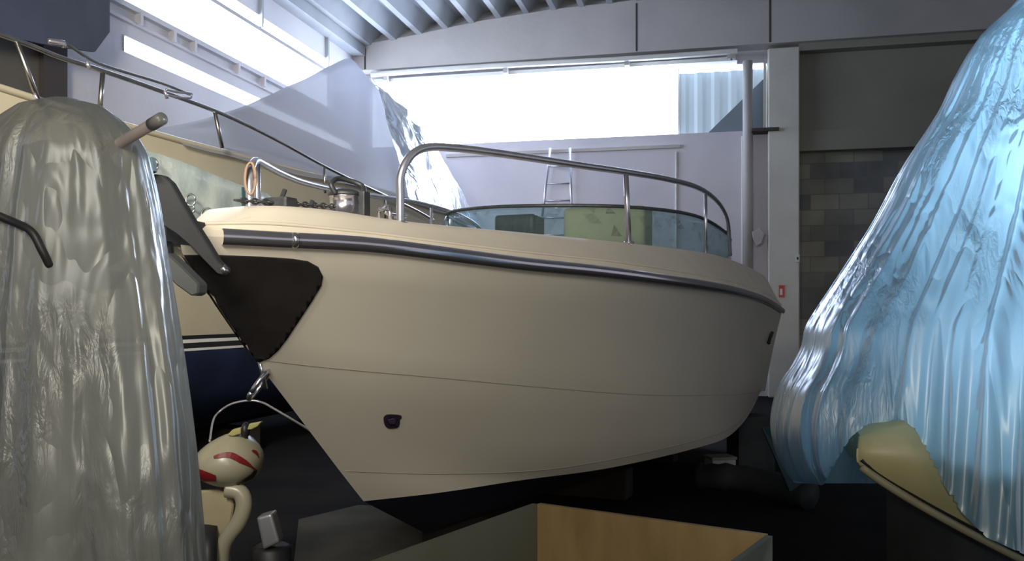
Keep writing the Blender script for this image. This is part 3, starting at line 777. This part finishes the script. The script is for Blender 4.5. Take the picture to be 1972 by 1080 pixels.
# guard rail
def g2(u, v, w=-0.15): return q2(s2t(u, w), w, z2(u, v, w))
gr_px = [(-60, 48), (0, 66), (60, 88), (120, 112), (190, 134), (300, 172), (430, 220), (530, 268), (625, 320), (690, 352), (745, 378), (800, 404), (835, 424)]
bm = BMf(); tube(bm, spline([g2(u, v) for u, v in gr_px], 5), .020, 10); gr = link('guard_rail', bm, M['railwarm'], b2, True)
for (u0, v0, u1, v1) in ((32, 80, 76, 200), (198, 140, 192, 215), (414, 216, 428, 285), (624, 320, 626, 372), (741, 378, 742, 420)):
    a = g2(u0, v0); b = g2(u1, v1); b = Vector((b.x, b.y, b.z))
    bm = BMf(); tube(bm, [a, b], .020 if u0 < 500 else .016, 10); link('stanchion', bm, M['railwarm'], gr, True)
bm = BMf(); a = g2(70, 183); b = g2(84, 204); tube(bm, [g2(66, 180), g2(80, 206)], .018, 8); link('stanchion_base', bm, M['chrome'], gr, True)
# boat hook along the rail
hk = thing('boat_hook', g2(230, 150), 'thin boat hook with steel fittings lying along the upper guard rail', 'boat hook')
bm = BMf(); tube(bm, spline([g2(96, 82, -.17), g2(130, 86, -.17), g2(190, 122, -.17), g2(310, 160, -.17), g2(365, 182, -.17)], 5), .013, 8); link('pole', bm, M['railwarm'], hk, True)
bm = BMf(); tube(bm, [g2(93, 79, -.18), g2(122, 82, -.18), g2(124, 92, -.18)], .022, 8); link('hook', bm, M['chrome'], hk, True)
bm = BMf()
for u, v in ((168, 118), (318, 174)): tube(bm, [g2(u, v, -.17), g2(u+4, v+16, -.17)], .016, 8); link('clip', bm, M['rail'], hk, True); bm = BMf()
tube(bm, spline([g2(320, 172, -.18), g2(345, 178, -.18), g2(368, 180, -.18), g2(366, 189, -.18), g2(340, 187, -.18), g2(322, 182, -.18)], 4), .011, 8)
link('end_loop', bm, M['rail'], hk, True)
# rope coil? brown loop on the cruiser's far rail
lp = rp[0]
ml = [mirror(p) for p in rp]
rc = BMf(); c0 = ml[14]; cc = Vector((c0.x, c0.y, H+.72))
for k in range(3):
    pth = [cc+Vector((math.cos(a)*.028+.006*k, -.015*k, math.sin(a)*.085-.01)) for a in [2*math.pi*i/18 for i in range(19)]]
    tube(rc, pth, .007, 6)
o = link('mooring_rope', rc, mat('tan_rope', (0.30, 0.20, 0.14), rough=.8), None, True); tag(o, 'small tan rope coil hung on the front of the cruiser far bow rail', 'rope')

# cover
def ridge(t): return smooth_interp([(2.0, 1.72), (3.0, 1.98), (3.94, 2.30), (5.0, 2.72), (6.15, 3.28), (7.2, 3.80), (8.06, 4.20), (8.6, 4.02), (9.3, 3.80), (10.0, 3.45), (10.55, 3.0), (10.85, 2.6)], t)
CT = [2.0+8.85*i/44 for i in range(45)]
def cover_section(t, off=0.0, wob=True):
    g = gun(min(t, 10.7)); r = ridge(t); c = BE/2; h = halfw(min(t, 10.7))+.065+off; row = []
    n = 26
    for j in range(n+1):
        x = -1+2*j/n; ax = abs(x)
        full = 0.95 if t < 8 else lerp(.95, .55, min(1, (t-8)/2.2))
        z = (g+.03)+(r-(g+.03))*(1-ax**(1.0/ full if False else (1.08 if t < 8 else 1.08+1.1*(t-8)/2.8)))
        if ax > .985: z = g-.07
        sag = .05*math.sin(math.pi*ax)*math.sin(t*2.1) if wob else 0
        wr = 0.03*noise.noise(Vector((t*1.6, x*3, 0)))
        row.append(q2(t, c+x*h, z+sag+wr+off*.6))
    return row
bm = BMf(); rows = [cover_section(t) for t in CT]
# aft end fall
last = rows[-1]; fall = []
for k in range(1, 6):
    f_ = k/5; fall.append([p.lerp(Vector((p.x+d2.x*.10, p.y+d2.y*.10, H+gun(10.7)-.35)), f_) for p in last])
first = rows[0]
grid(bm, rows+fall)
cv = link('boat_cover', bm, M['tarp'], None, True); tag(cv, 'large white tarpaulin tented to a peak over the yacht on the left', 'tarpaulin')
bm = BMf(); rows = []
CT2 = [9.0+1.9*i/24 for i in range(25)]
for i_, t in enumerate(CT2):
    row = [cover_section(min(10.85, lerp(lerp(7.1, 8.7, j/13), 10.85, i_/24)), .05, True)[j] for j in range(14)]
    row = [p+Vector((0, 0, 0))+(-n2*(.04+.08*noise.noise(Vector((t*5, j*.9, 3)))))+Vector((0, 0, .05*noise.noise(Vector((t*4, j*.8, 9)))))+d2*max(0, t-10.85) for j, p in enumerate(row)]
    rows.append(row)
for k in range(1, 8):
    f_ = k/7; rows.append([p.lerp(Vector((p.x+.10+.22*f_, p.y+d2.y*.3, H+1.2)), f_)+Vector((.16, .1, 0))*noise.noise(Vector((k*1.0, j*.7, 2))) for j, p in enumerate(rows[24])])
grid(bm, rows, uv=True)
# crumple
wp = link('plastic_wrap', bm, M['wrap'], None, True); tag(wp, 'crumpled clear plastic wrapped round the right end of the white boat cover', 'plastic sheet')

# pale green sheet hung on the yacht's side
sh = thing('dust_sheet', q2(s2t(400), -.1, z2(400, 400)), 'pale green plastic sheet hung along the yacht side left of the cruiser bow', 'plastic sheet')
bm = BMf(); rows = []
top = [(262, 282), (280, 290), (310, 297), (350, 311), (400, 331), (450, 351), (500, 367), (518, 374), (526, 384)]
for k in range(7):
    row = []
    for i in range(41):
        u = lerp(262, 526, i/40); vt = interp(top, u); vb = 470+(u-262)*.02
        w_ = -.10-.04*noise.noise(Vector((u*.03, k*.6, 0)))
        row.append(g2(u, lerp(vt, vb, k/6), w_))
    rows.append(row)
grid(bm, rows); bmesh.ops.solidify(bm, geom=bm.faces[:], thickness=.01); link('sheet', bm, M['mint'], sh, True)
bm = BMf(); prism(bm, [g2(u, v, -.19) for u, v in ((466, 360), (482, 363), (482, 440), (466, 440))], n2*.01); link('band', bm, M['teal'], sh)
bm = BMf()
for (u, v, r) in ((367, 385, .045), (367, 402, .035), (399, 415, .06), (293, 318, .05)):
    bm = BMf(); cc = g2(u, v, -.17); tube(bm, [cc+Vector((math.cos(a)*r, 0, math.sin(a)*r*1.2)) for a in [2*math.pi*i/14 for i in range(15)]], .010, 6)
    link('eyelet', bm, M['railwarm'], sh, True)
# stands for the yacht
for i, t in enumerate((1.0, 4.5, 8.0)):
    q = q2(t, BE/2, 0); bm = BMf(); box(bm, (q.x, q.y, .17), .9, .4, .34, -.3); o = link('timber_stand', bm, M['wood']); tag(o, ('foremost', 'middle', 'farthest')[i]+' timber block carrying the yacht with the white cover', 'block', 'blocks under the yacht')

# ------------------------------------------------------------------ draped films
def drape(name, axis_u, depth, prof, ratio, m, nf, amp, zfloor=None, hem=None, nth=260, seed=0, cone=1.0, lean=0.0, parent=None, prof2=None, twist=1.0, arc=(0, 360)):
    """film hung round an axis: prof = (v, u of the outline seen at that row)"""
    bm = BMf(); rows = []; v0, v1 = prof[0][0], prof[-1][0]; nr = 110; done = set()
    for i in range(nr+1):
        v = lerp(v0, v1, i/nr); uo = smooth_interp(prof, v); r = abs(uo-axis_u)/F*depth; z = H-(v-HZ)/F*depth
        row = []
        for j in range(nth):
            th = math.radians(lerp(arc[0], arc[1], j/(nth if arc[1]-arc[0] == 360 else nth-1)))
            fo = noise.noise(Vector((math.cos(th)*nf, math.sin(th)*nf, i/nr*1.6*twist+seed)))
            f2 = noise.noise(Vector((math.cos(th)*nf*3, math.sin(th)*nf*3, i/nr*2.5+seed+5)))
            f3 = 1-abs(noise.noise(Vector((math.cos(th)*nf*1.7, math.sin(th)*nf*1.7, i/nr*1.1+seed+9))))*2
            k = 1+amp*(fo*.9+f2*.35+f3*.25)*min(1, i/12+.15)
            edge = min(1, (abs(math.sin(th))+.25))      # keep the outline near its row
            rr_ = r*(1+(k-1)*edge)
            if prof2:
                wgt = min(1, max(0, (-math.cos(th)-.80)/.16)); r2 = abs(smooth_interp(prof2, v)-axis_u)/F*depth
                rr_ *= lerp(r2/r, 1, wgt)
            p = Vector(((axis_u-CX)/F*depth+rr_*math.cos(th), depth+rr_*ratio*math.sin(th), z))
            if hem:
                pu = CX+F*p.x/p.y; pv = HZ-(p.z-H)*F/p.y
                hv = hem(pu) if math.sin(th) < 0.15 else hem(1560)
                if pv > hv:
                    if j in done: row.append(None); continue
                    done.add(j); p.z = H-(hv-HZ)/F*p.y
            row.append(p)
        rows.append(row)
    grid(bm, rows, uv=True, closed=(arc[1]-arc[0] == 360))
    loose = [v for v in bm.verts if not v.link_faces]; bmesh.ops.delete(bm, geom=loose, context='VERTS')
    return link(name, bm, m, parent, True)
vfl = HZ+H*F/2.3
profL = [(189, 140), (192, 168), (200, 190), (215, 212), (235, 238), (255, 258), (275, 272), (300, 284), (340, 293), (400, 306), (460, 316), (540, 330), (640, 346), (760, 362), (900, 376), (1080, 388), (vfl-8, 420)]
fl = drape('clear_plastic_sheet', 118, 2.3, profL, .62, M['clear'], 2.6, .15, twist=.55, seed=1)
tag(fl, 'clear crinkled plastic sheet draped to the floor over a machine at far left', 'plastic sheet')
# what stands under it: a tilted outboard motor on its trestle
ob = thing('outboard_motor', (P(120, 500, 2.3).x, 2.3, 0.0), 'grey outboard motor on a stand under the clear plastic at left', 'motor')
bm = BMf(); c = P(120, 400, 2.35); lathe(bm, c-Vector((0, 0, .17)), [(.10, 0), (.15, .04), (.165, .14), (.16, .24), (.13, .31), (.06, .34)], 24); link('cowling', bm, M['engine'], ob, True)
bm = BMf(); box(bm, c-Vector((0, 0, .19)), .24, .22, .05); bevel(bm, .01); link('cowling_seam', bm, M['black'], ob)
bm = BMf(); tube(bm, [c-Vector((0, 0, .2)), Vector((c.x, 2.35, 1.2)), Vector((c.x, 2.33, .62))], [.09, .075, .05], 16); link('drive_leg', bm, M['engine'], ob, True)
bm = BMf(); tube(bm, [Vector((c.x, 2.20, .60)), Vector((c.x, 2.55, .60))], .05, 14); link('gearcase', bm, M['engine'], ob, True)
bm = BMf()
for sx in (-1, 1):
    for sy in (-1, 1): tube(bm, [Vector((c.x+sx*.05, 2.35+sy*.04, 1.35)), Vector((c.x+sx*.24, 2.35+sy*.15, .0))], .02, 8)
link('trestle', bm, M['wood'], ob)
bm = BMf(); tube(bm, spline([P(-40, 400, 2.12), P(20, 425, 2.12), P(60, 445, 2.1), P(80, 480, 2.1), P(96, 512, 2.12)], 5), .010, 8); link('fuel_hose', bm, M['black'], ob, True)
pp = thing('steel_pipe', P(250, 260, 2.25), 'grey pipe end poking up out of the clear plastic, far left', 'pipe')
bm = BMf(); tube(bm, [P(150, 330, 2.32), P(200, 294, 2.28), P(300, 235, 2.12)], .014, 16); link('tube', bm, M['pipe'], pp, True)
bm = BMf(); tube(bm, [P(292, 240, 2.13), P(312, 228, 2.10)], .0155, 16); link('end_cap', bm, M['engine'], pp, True)

# blue film over the boat on the right
profR = [(-120, 2040), (0, 1962), (60, 1900), (130, 1858), (200, 1826), (310, 1757), (420, 1700), (520, 1638), (590, 1592), (630, 1569), (670, 1560), (705, 1543), (740, 1520), (780, 1505), (830, 1500), (880, 1511), (920, 1532), (960, 1560), (1180, 1640), (1300, 1700)]
profR2 = [p for p in profR if p[0] < 640]+[(700, 1552), (900, 1525), (1300, 1480)]
hemc = [(1480, 900), (1530, 925), (1585, 935), (1612, 885), (1640, 840), (1672, 816), (1740, 808), (1765, 830), (1790, 880), (1815, 930), (1850, 985), (1900, 1035), (1990, 1075), (2300, 1200)]
fb = drape('blue_plastic_sheet', 2120, 3.7, profR, .62, M['bluefilm'], 6.0, .085, twist=.5, prof2=profR2, hem=lambda u: interp(hemc, u), seed=14, nth=420, arc=(118, 335))
tag(fb, 'translucent blue plastic film tented over the boat at the right', 'plastic sheet')
b3 = thing('wrapped_dinghy', P(1850, 950, 3.45)-Vector((0, 0, .3)), 'cream boat bow poking out from under the blue plastic film', 'boat')
# bow geometry: stations from the bow tip (left) going right
def st3(f_):
    # f_ 0..1 from the tip to the right; upper edge, belly, keel
    up = P(lerp(1652, 2150, f_), lerp(842, 735, f_**.7), lerp(3.44, 3.3, f_))
    be = P(lerp(1648, 2150, f_), lerp(868, 900, f_), lerp(3.40, 3.02, f_**.6))
    kl = P(lerp(1650, 2160, f_), lerp(890, 1170, f_**.85), lerp(3.42, 3.30, f_))
    return up, be, kl
bm = BMf(); rows = []
n = 30
for i in range(n+1):
    f_ = (i/n)**1.4; up, be, kl = st3(f_)
    row = []
    m_ = 14
    for j in range(m_+1):
        t = j/m_
        p = up*(1-t)**2+2*be*t*(1-t)+kl*t*t
        row.append(p)
    far = [Vector((p.x+.05, 2*3.55-p.y, p.z)) if f_ > .02 else p for p in row][::-1]
    rows.append(row+far[1:])
grid(bm, rows, closed=True); bmesh.ops.recalc_face_normals(bm, faces=bm.faces)
bmesh.ops.holes_fill(bm, edges=[e for e in bm.edges if e.is_boundary], sides=100)
link('hull', bm, mat('aged_cream_hull', (0.50, 0.44, 0.22), rough=.4, var=.2, scale=3), b3, True)
bm = BMf(); tube(bm, [st3((i/20)**1.4*0.9)[2]+Vector((0, -.012, .03)) for i in range(1, 21)], .012, 8); link('keel_band', bm, M['black'], b3, True)
bm = BMf(); tube(bm, [st3((i/20)**1.4*.9)[2]+Vector((0, -.01, 0)) for i in range(1, 21)], .016, 8); link('keel_strip', bm, M['shellpanel'], b3, True)
bm = BMf(); lathe(bm, P(1700, 870, 3.18), [(.001, -.02), (.10, 0), (.13, .05)], 24, axis=(.5, .8, 0)); bm.free()
# fender seen dimly through the film
bm = BMf(); c = P(1850, 745, 3.62); lathe(bm, c, [(.05, -.12), (.13, -.08), (.14, .02), (.10, .08), (.03, .10)], 20); o = link('fender', bm, M['black'], None, True); tag(o, 'dark round fender showing through the blue film at right', 'fender')
for i, (s, x) in enumerate(((3.2, 1.75), (3.3, 2.3))):
    bm = BMf(); box(bm, (x, 3.42, .25 if i else .25), .30, .5, .5); bevel(bm, .01, 1); o = link('timber_stand', bm, M['wood']); tag(o, ('left', 'right')[i]+' timber block under the boat in blue film, below the bow', 'block')

bm = BMf(); box(bm, (3.0, 4.45, .76), 2.0, .7, 1.50, .1); bevel(bm, .12, 3); o = link('film_light_blocker', bm, M['darkcloth'], None, True); tag(o, 'dark bulky chest added to stop light behind the lower blue film at right', 'blocker')  # dark box added behind the film to block the side lamp low down
# ------------------------------------------------------------------ crate
h = .75+.0
def C_(dx, dy): pass
ctop = H-h; far = P(1035, 970, h*F/370); rgt = P(1475, 1030, h*F/430); e1 = (rgt-far); e1.z = 0; L1 = e1.length; e1.normalize(); e2 = Vector((e1.y, -e1.x, 0)); 
if e2.y > 0: e2 = -e2
L2 = 1.05; th = .022
cr = thing('open_crate', (far.x, far.y, 0), 'open topped plywood crate with stained orange inner wall, bottom centre', 'crate')
def wallbox(p0, p1, z0, z1, tn):
    bm = BMf(); d = (p1-p0); d.z = 0
    a = [Vector((p0.x, p0.y, 0)), Vector((p1.x, p1.y, 0)), Vector((p1.x, p1.y, 0))+tn, Vector((p0.x, p0.y, 0))+tn]
    hexa(bm, [q+Vector((0, 0, z0)) for q in a]+[q+Vector((0, 0, z1)) for q in a]); return bm
A = far; Bq = far+e1*L1; Cq = Bq+e2*L2; Dq = A+e2*L2
link('back_panel', wallbox(A, Bq, .02, ctop, -e2*th), M['ply'], cr)
link('side_panel', wallbox(A, Dq, .02, ctop, -e1*th), M['plygrey'], cr)
link('side_panel', wallbox(Bq, Cq, .02, ctop, e1*th), M['plygrey'], cr)
link('front_panel', wallbox(Dq, Cq, .02, ctop, e2*th), M['plygrey'], cr)
bm = BMf(); hexa(bm, [Vector((q.x, q.y, z)) for z in (0, .02) for q in (A, Bq, Cq, Dq)]); link('base_panel', bm, M['plygrey'], cr)

# lit floor beside the crate, painted in as a thin lighter grey slab
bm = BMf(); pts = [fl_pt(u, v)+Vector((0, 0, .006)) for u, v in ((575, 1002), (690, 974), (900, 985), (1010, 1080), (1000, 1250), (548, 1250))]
prism(bm, pts, Vector((0, 0, .008))); o = link('lit_floor_patch', bm, mat('lit_floor_grey', (0.085, 0.085, 0.078), rough=.9, spec=.1, var=.3, scale=2)); tag(o, 'flat grey patch standing in for lit floor between the crate and the scooter', 'sheet')

# ------------------------------------------------------------------ scooter
so = P(440, 900, 5.5); so.z = 0
scooter = thing('motor_scooter', so, 'white scooter front with dark red stripes, behind the clear plastic at lower left', 'scooter')
def ell(bm, c, rx, ry, rz, n=24):
    r = bmesh.ops.create_uvsphere(bm, u_segments=n, v_segments=n//2, radius=1)
    for v in r['verts']: v.co = Vector((c.x+v.co.x*rx, c.y+v.co.y*ry, c.z+v.co.z*rz))
bm = BMf(); cc = P(440, 890, 5.5)
ell(bm, cc, .215, .24, .150, 32)
for v in bm.verts:     # pointed crest to the upper right
    dx = (v.co.x-cc.x)/.215; dz = (v.co.z-cc.z)/.155
    v.co.z += .05*max(0, dz)*(1-abs(dx-.25))-.03*max(0, -dz)*dx; v.co.x += .02*dz
cowl = link('cowl', bm, M['shell'], scooter, True)
cb = BVHTree.FromPolygons([v.co.copy() for v in cowl.data.vertices], [list(p.vertices) for p in cowl.data.polygons])
def on_cowl(u, v, off=.006):
    o = Vector((0, 0, H)); d = (P(u, v, 1)-o).normalized(); hit, n, i, dist = cb.ray_cast(o, d)
    return (hit+(n if n.dot(d) < 0 else -n)*off) if hit else P(u, v, 5.35)
def stripe(pts, w0, w1, m):
    bm = BMf(); V = spline([(u, v, 0) for u, v in pts], 6); rows = [[], []]
    for i, p in enumerate(V):
        d = (V[min(i+1, len(V)-1)]-V[max(i-1, 0)]).normalized(); nn = Vector((-d.y, d.x, 0)); t = i/(len(V)-1); w = lerp(w0, w1, math.sin(math.pi*min(1, t*1.2+.05)))
        rows[0].append(on_cowl(p.x+nn.x*w, p.y+nn.y*w)); rows[1].append(on_cowl(p.x-nn.x*w, p.y-nn.y*w))
    grid(bm, rows); return link('stripe', bm, m, cowl)
stripe([(412, 881), (440, 876), (465, 887), (482, 897), (492, 905)], 1.5, 6, M['red'])
stripe([(492, 903), (485, 915), (470, 924), (456, 932)], 2, 4, M['black'])
stripe([(484, 868), (492, 872), (497, 882)], 1, 3, M['red'])
bm = BMf(); grid(bm, [[on_cowl(lerp(384, 416, i/8), lerp(lerp(902, 914, i/8), lerp(926, 925, i/8), k/6)) for i in range(9)] for k in range(7)]); link('stripe', bm, M['red'], cowl)
bm = BMf(); pts = [P(u, v, 5.45) for u, v in ((372, 945), (420, 942), (447, 950), (452, 975), (446, 1010), (428, 1050), (410, 1090), (396, 1180), (372, 1180))]
prism(bm, pts, Vector((0, .05, 0))); bevel(bm, .01, 1); link('leg_shield', bm, M['shellpanel'], scooter)
bm = BMf(); tube(bm, spline([P(436, 942, 5.4), P(462, 948, 5.4), P(470, 972, 5.4), P(460, 1005, 5.4), P(438, 1035, 5.4), P(428, 1060, 5.4), P(425, 1100, 5.4)], 6), [.05]*37, 14); link('shield_rim', bm, M['shell'], scooter, True)
bm = BMf(); pts = [P(u, v, 5.42) for u, v in ((400, 1065), (425, 1058), (440, 1075), (436, 1180), (398, 1180))]; prism(bm, pts, Vector((0, .12, 0))); bevel(bm, .01, 1); link('mudguard', bm, M['shell'], scooter)
for pts in (((440, 836), (450, 826), (466, 822), (466, 834), (450, 839)), ((478, 826), (482, 815), (505, 811), (498, 820), (486, 826))):
    bm = BMf(); prism(bm, [P(u, v, 5.42) for u, v in pts], Vector((0, .05, 0))); bevel(bm, .006, 2); link('indicator', bm, M['yellow'], scooter, True)
bm = BMf(); ell(bm, P(473, 828, 5.45), .028, .04, .05, 16); tube(bm, [P(473, 830, 5.45), P(470, 860, 5.5)], .02, 8); link('headlamp_stem', bm, M['black'], scooter, True)
bm = BMf(); lathe(bm, Vector((so.x-.12, 5.5, .25)), [(.16, -.05), (.25, -.05), (.25, .05), (.16, .05)], 28, axis=(1, .3, 0)); link('front_wheel', bm, M['black'], scooter, True)
bm = BMf(); tube(bm, [Vector((so.x-.12, 5.5, .25)), P(440, 930, 5.5)], .025, 10); link('fork', bm, M['darkmetal'], scooter, True)
bm = BMf(); pts = spline([P(404, 850, 5.6), P(410, 812, 6.0), P(420, 795, 6.2), P(445, 778, 6.2), P(480, 771, 6.2), P(505, 775, 6.2), P(526, 786, 6.1), P(560, 806, 5.9), P(600, 830, 5.2)], 6)
tube(bm, pts+[], .008, 6); o = link('cable_loop', bm, M['silver'], None, True); tag(o, 'thin pale cable looping above the scooter against the navy hull', 'cable')
# canister on the floor
cn = thing('metal_canister', (P(520, 1040, 5.3).x, 5.3, 0), 'small silver canister on a dark drum right of the scooter', 'canister')
bm = BMf(); pts = [P(u, v, 5.3) for u, v in ((499, 992), (528, 984), (543, 1040), (512, 1054))]; prism(bm, pts, Vector((0, .12, 0))); bevel(bm, .02, 3); link('body', bm, M['silver'], cn, True)
bm = BMf(); q = P(522, 1050, 5.34); lathe(bm, Vector((q.x, 5.36, 0)), [(.12, 0), (.12, q.z-.02), (.09, q.z)], 20); link('drum', bm, M['black'], cn, True)
# floor clutter right of the cruiser
bm = BMf(); a = P(1345, 905, 8.9); b = P(1440, 930, 8.6); c = P(1560, 950, 8.0)
tube(bm, spline([Vector((a.x, a.y, .14)), Vector((b.x, b.y, .16)), Vector((c.x, c.y, .13))], 8), [.13+.03*noise.noise(Vector((i*.7, 0, 0))) for i in range(17)], 14)
o = link('rolled_tarpaulin', bm, M['darkcloth'], None, True); tag(o, 'dark grey rolled tarpaulin lying on the floor beside the cruiser stern', 'tarpaulin')
t = thing('storage_box', fl_pt(1395, 918), 'small pale box on the dark floor under the cruiser stern', 'box')
q = P(1395, 893, 9.4); bm = BMf(); box(bm, (q.x, 9.6, .10), .27, .22, .20, .2); bevel(bm, .012); link('body', bm, M['beam'], t)
bm = BMf(); box(bm, (q.x, 9.6, .215), .29, .24, .03, .2); bevel(bm, .008); link('lid', bm, M['wallr'], t)
bm = BMf(); pts = [P(u, v, d) for u, v, d in ((1466, 822, 7.6), (1492, 824, 7.6), (1545, 930, 7.3), (1520, 948, 7.3))]
prism(bm, pts, Vector((.0, .04, 0))); bevel(bm, .006, 1); o = link('leaning_board', bm, mat('dark_teal_board', (0.01, 0.05, 0.06), rough=.5, var=.3)); tag(o, 'dark teal board leaning by the blue film, right of the cruiser stern', 'board')
bm = BMf(); q = P(1440, 930, 8.4); box(bm, (P(1445, 850, 9.9).x, 9.9, .32), .42, .4, .64, .1); bevel(bm, .03, 2); o = link('dark_crate', bm, M['darkcloth']); tag(o, 'dark box standing beyond the teal board at the cruiser stern', 'box')
bm = BMf(); q = fl_pt(1546, 936)
lathe(bm, q, [(.10, 0), (.12, .05), (.10, .13), (.05, .2), (.02, .23)], 12); o = link('cloth_bundle', bm, M['white'], None, True); tag(o, 'small pale cloth bundle below the edge of the blue film', 'cloth')
# ------------------------------------------------------------------ light
w = bpy.data.worlds.new('world'); sc.world = w; w.use_nodes = True
w.node_tree.nodes['Background'].inputs[0].default_value = (0.85, 0.88, 1.0, 1); w.node_tree.nodes['Background'].inputs[1].default_value = 0.42
def area(name, loc, target, size, power, colr, sy=None):
    l = bpy.data.lights.new(name, 'AREA'); l.energy = power; l.color = colr; l.size = size
    if sy: l.shape = 'RECTANGLE'; l.size_y = sy
    o = bpy.data.objects.new(name, l); col.objects.link(o); o.location = loc
    o.rotation_euler = (Vector(target)-Vector(loc)).to_track_quat('-Z', 'Y').to_euler(); return o
area('camera_flash', (0.05, -0.05, H+.08), (-.6, 4, H-.3), .06, 24, (1.0, .90, .72))
dl = area('fill_behind_camera', (-0.6, -3.0, 5.0), (-3.6, 7.5, 3.2), 2.4, 85, (1.0, .92, .78), 2.2)  # added warm fill from behind the camera, no real doorway there
area('yacht_side_fill', (-2.2, 0.6, 4.4), (-2.9, 9.0, 2.6), 1.0, 105, (1.0, .93, .82)).data.spread = math.radians(70)  # made-up lamp, added to brighten the yacht side and the green sheet
area('film_back_fill', (4.7, 5.2, 3.9), (2.5, 3.1, 2.75), 1.0, 62, (.82, .88, 1.0)).data.spread = math.radians(32)  # unseen lamp added to light the blue film from behind
dl.data.spread = math.radians(75)
sc.view_settings.view_transform = 'Standard'; sc.view_settings.look = 'None'; sc.view_settings.gamma = 1
sc.view_settings.exposure = 0.0; sc.view_settings.use_curve_mapping = False
sc.cycles.max_bounces = 8; sc.cycles.transparent_max_bounces = 16; sc.cycles.sample_clamp_indirect = 6
sc.cycles.use_denoising = True
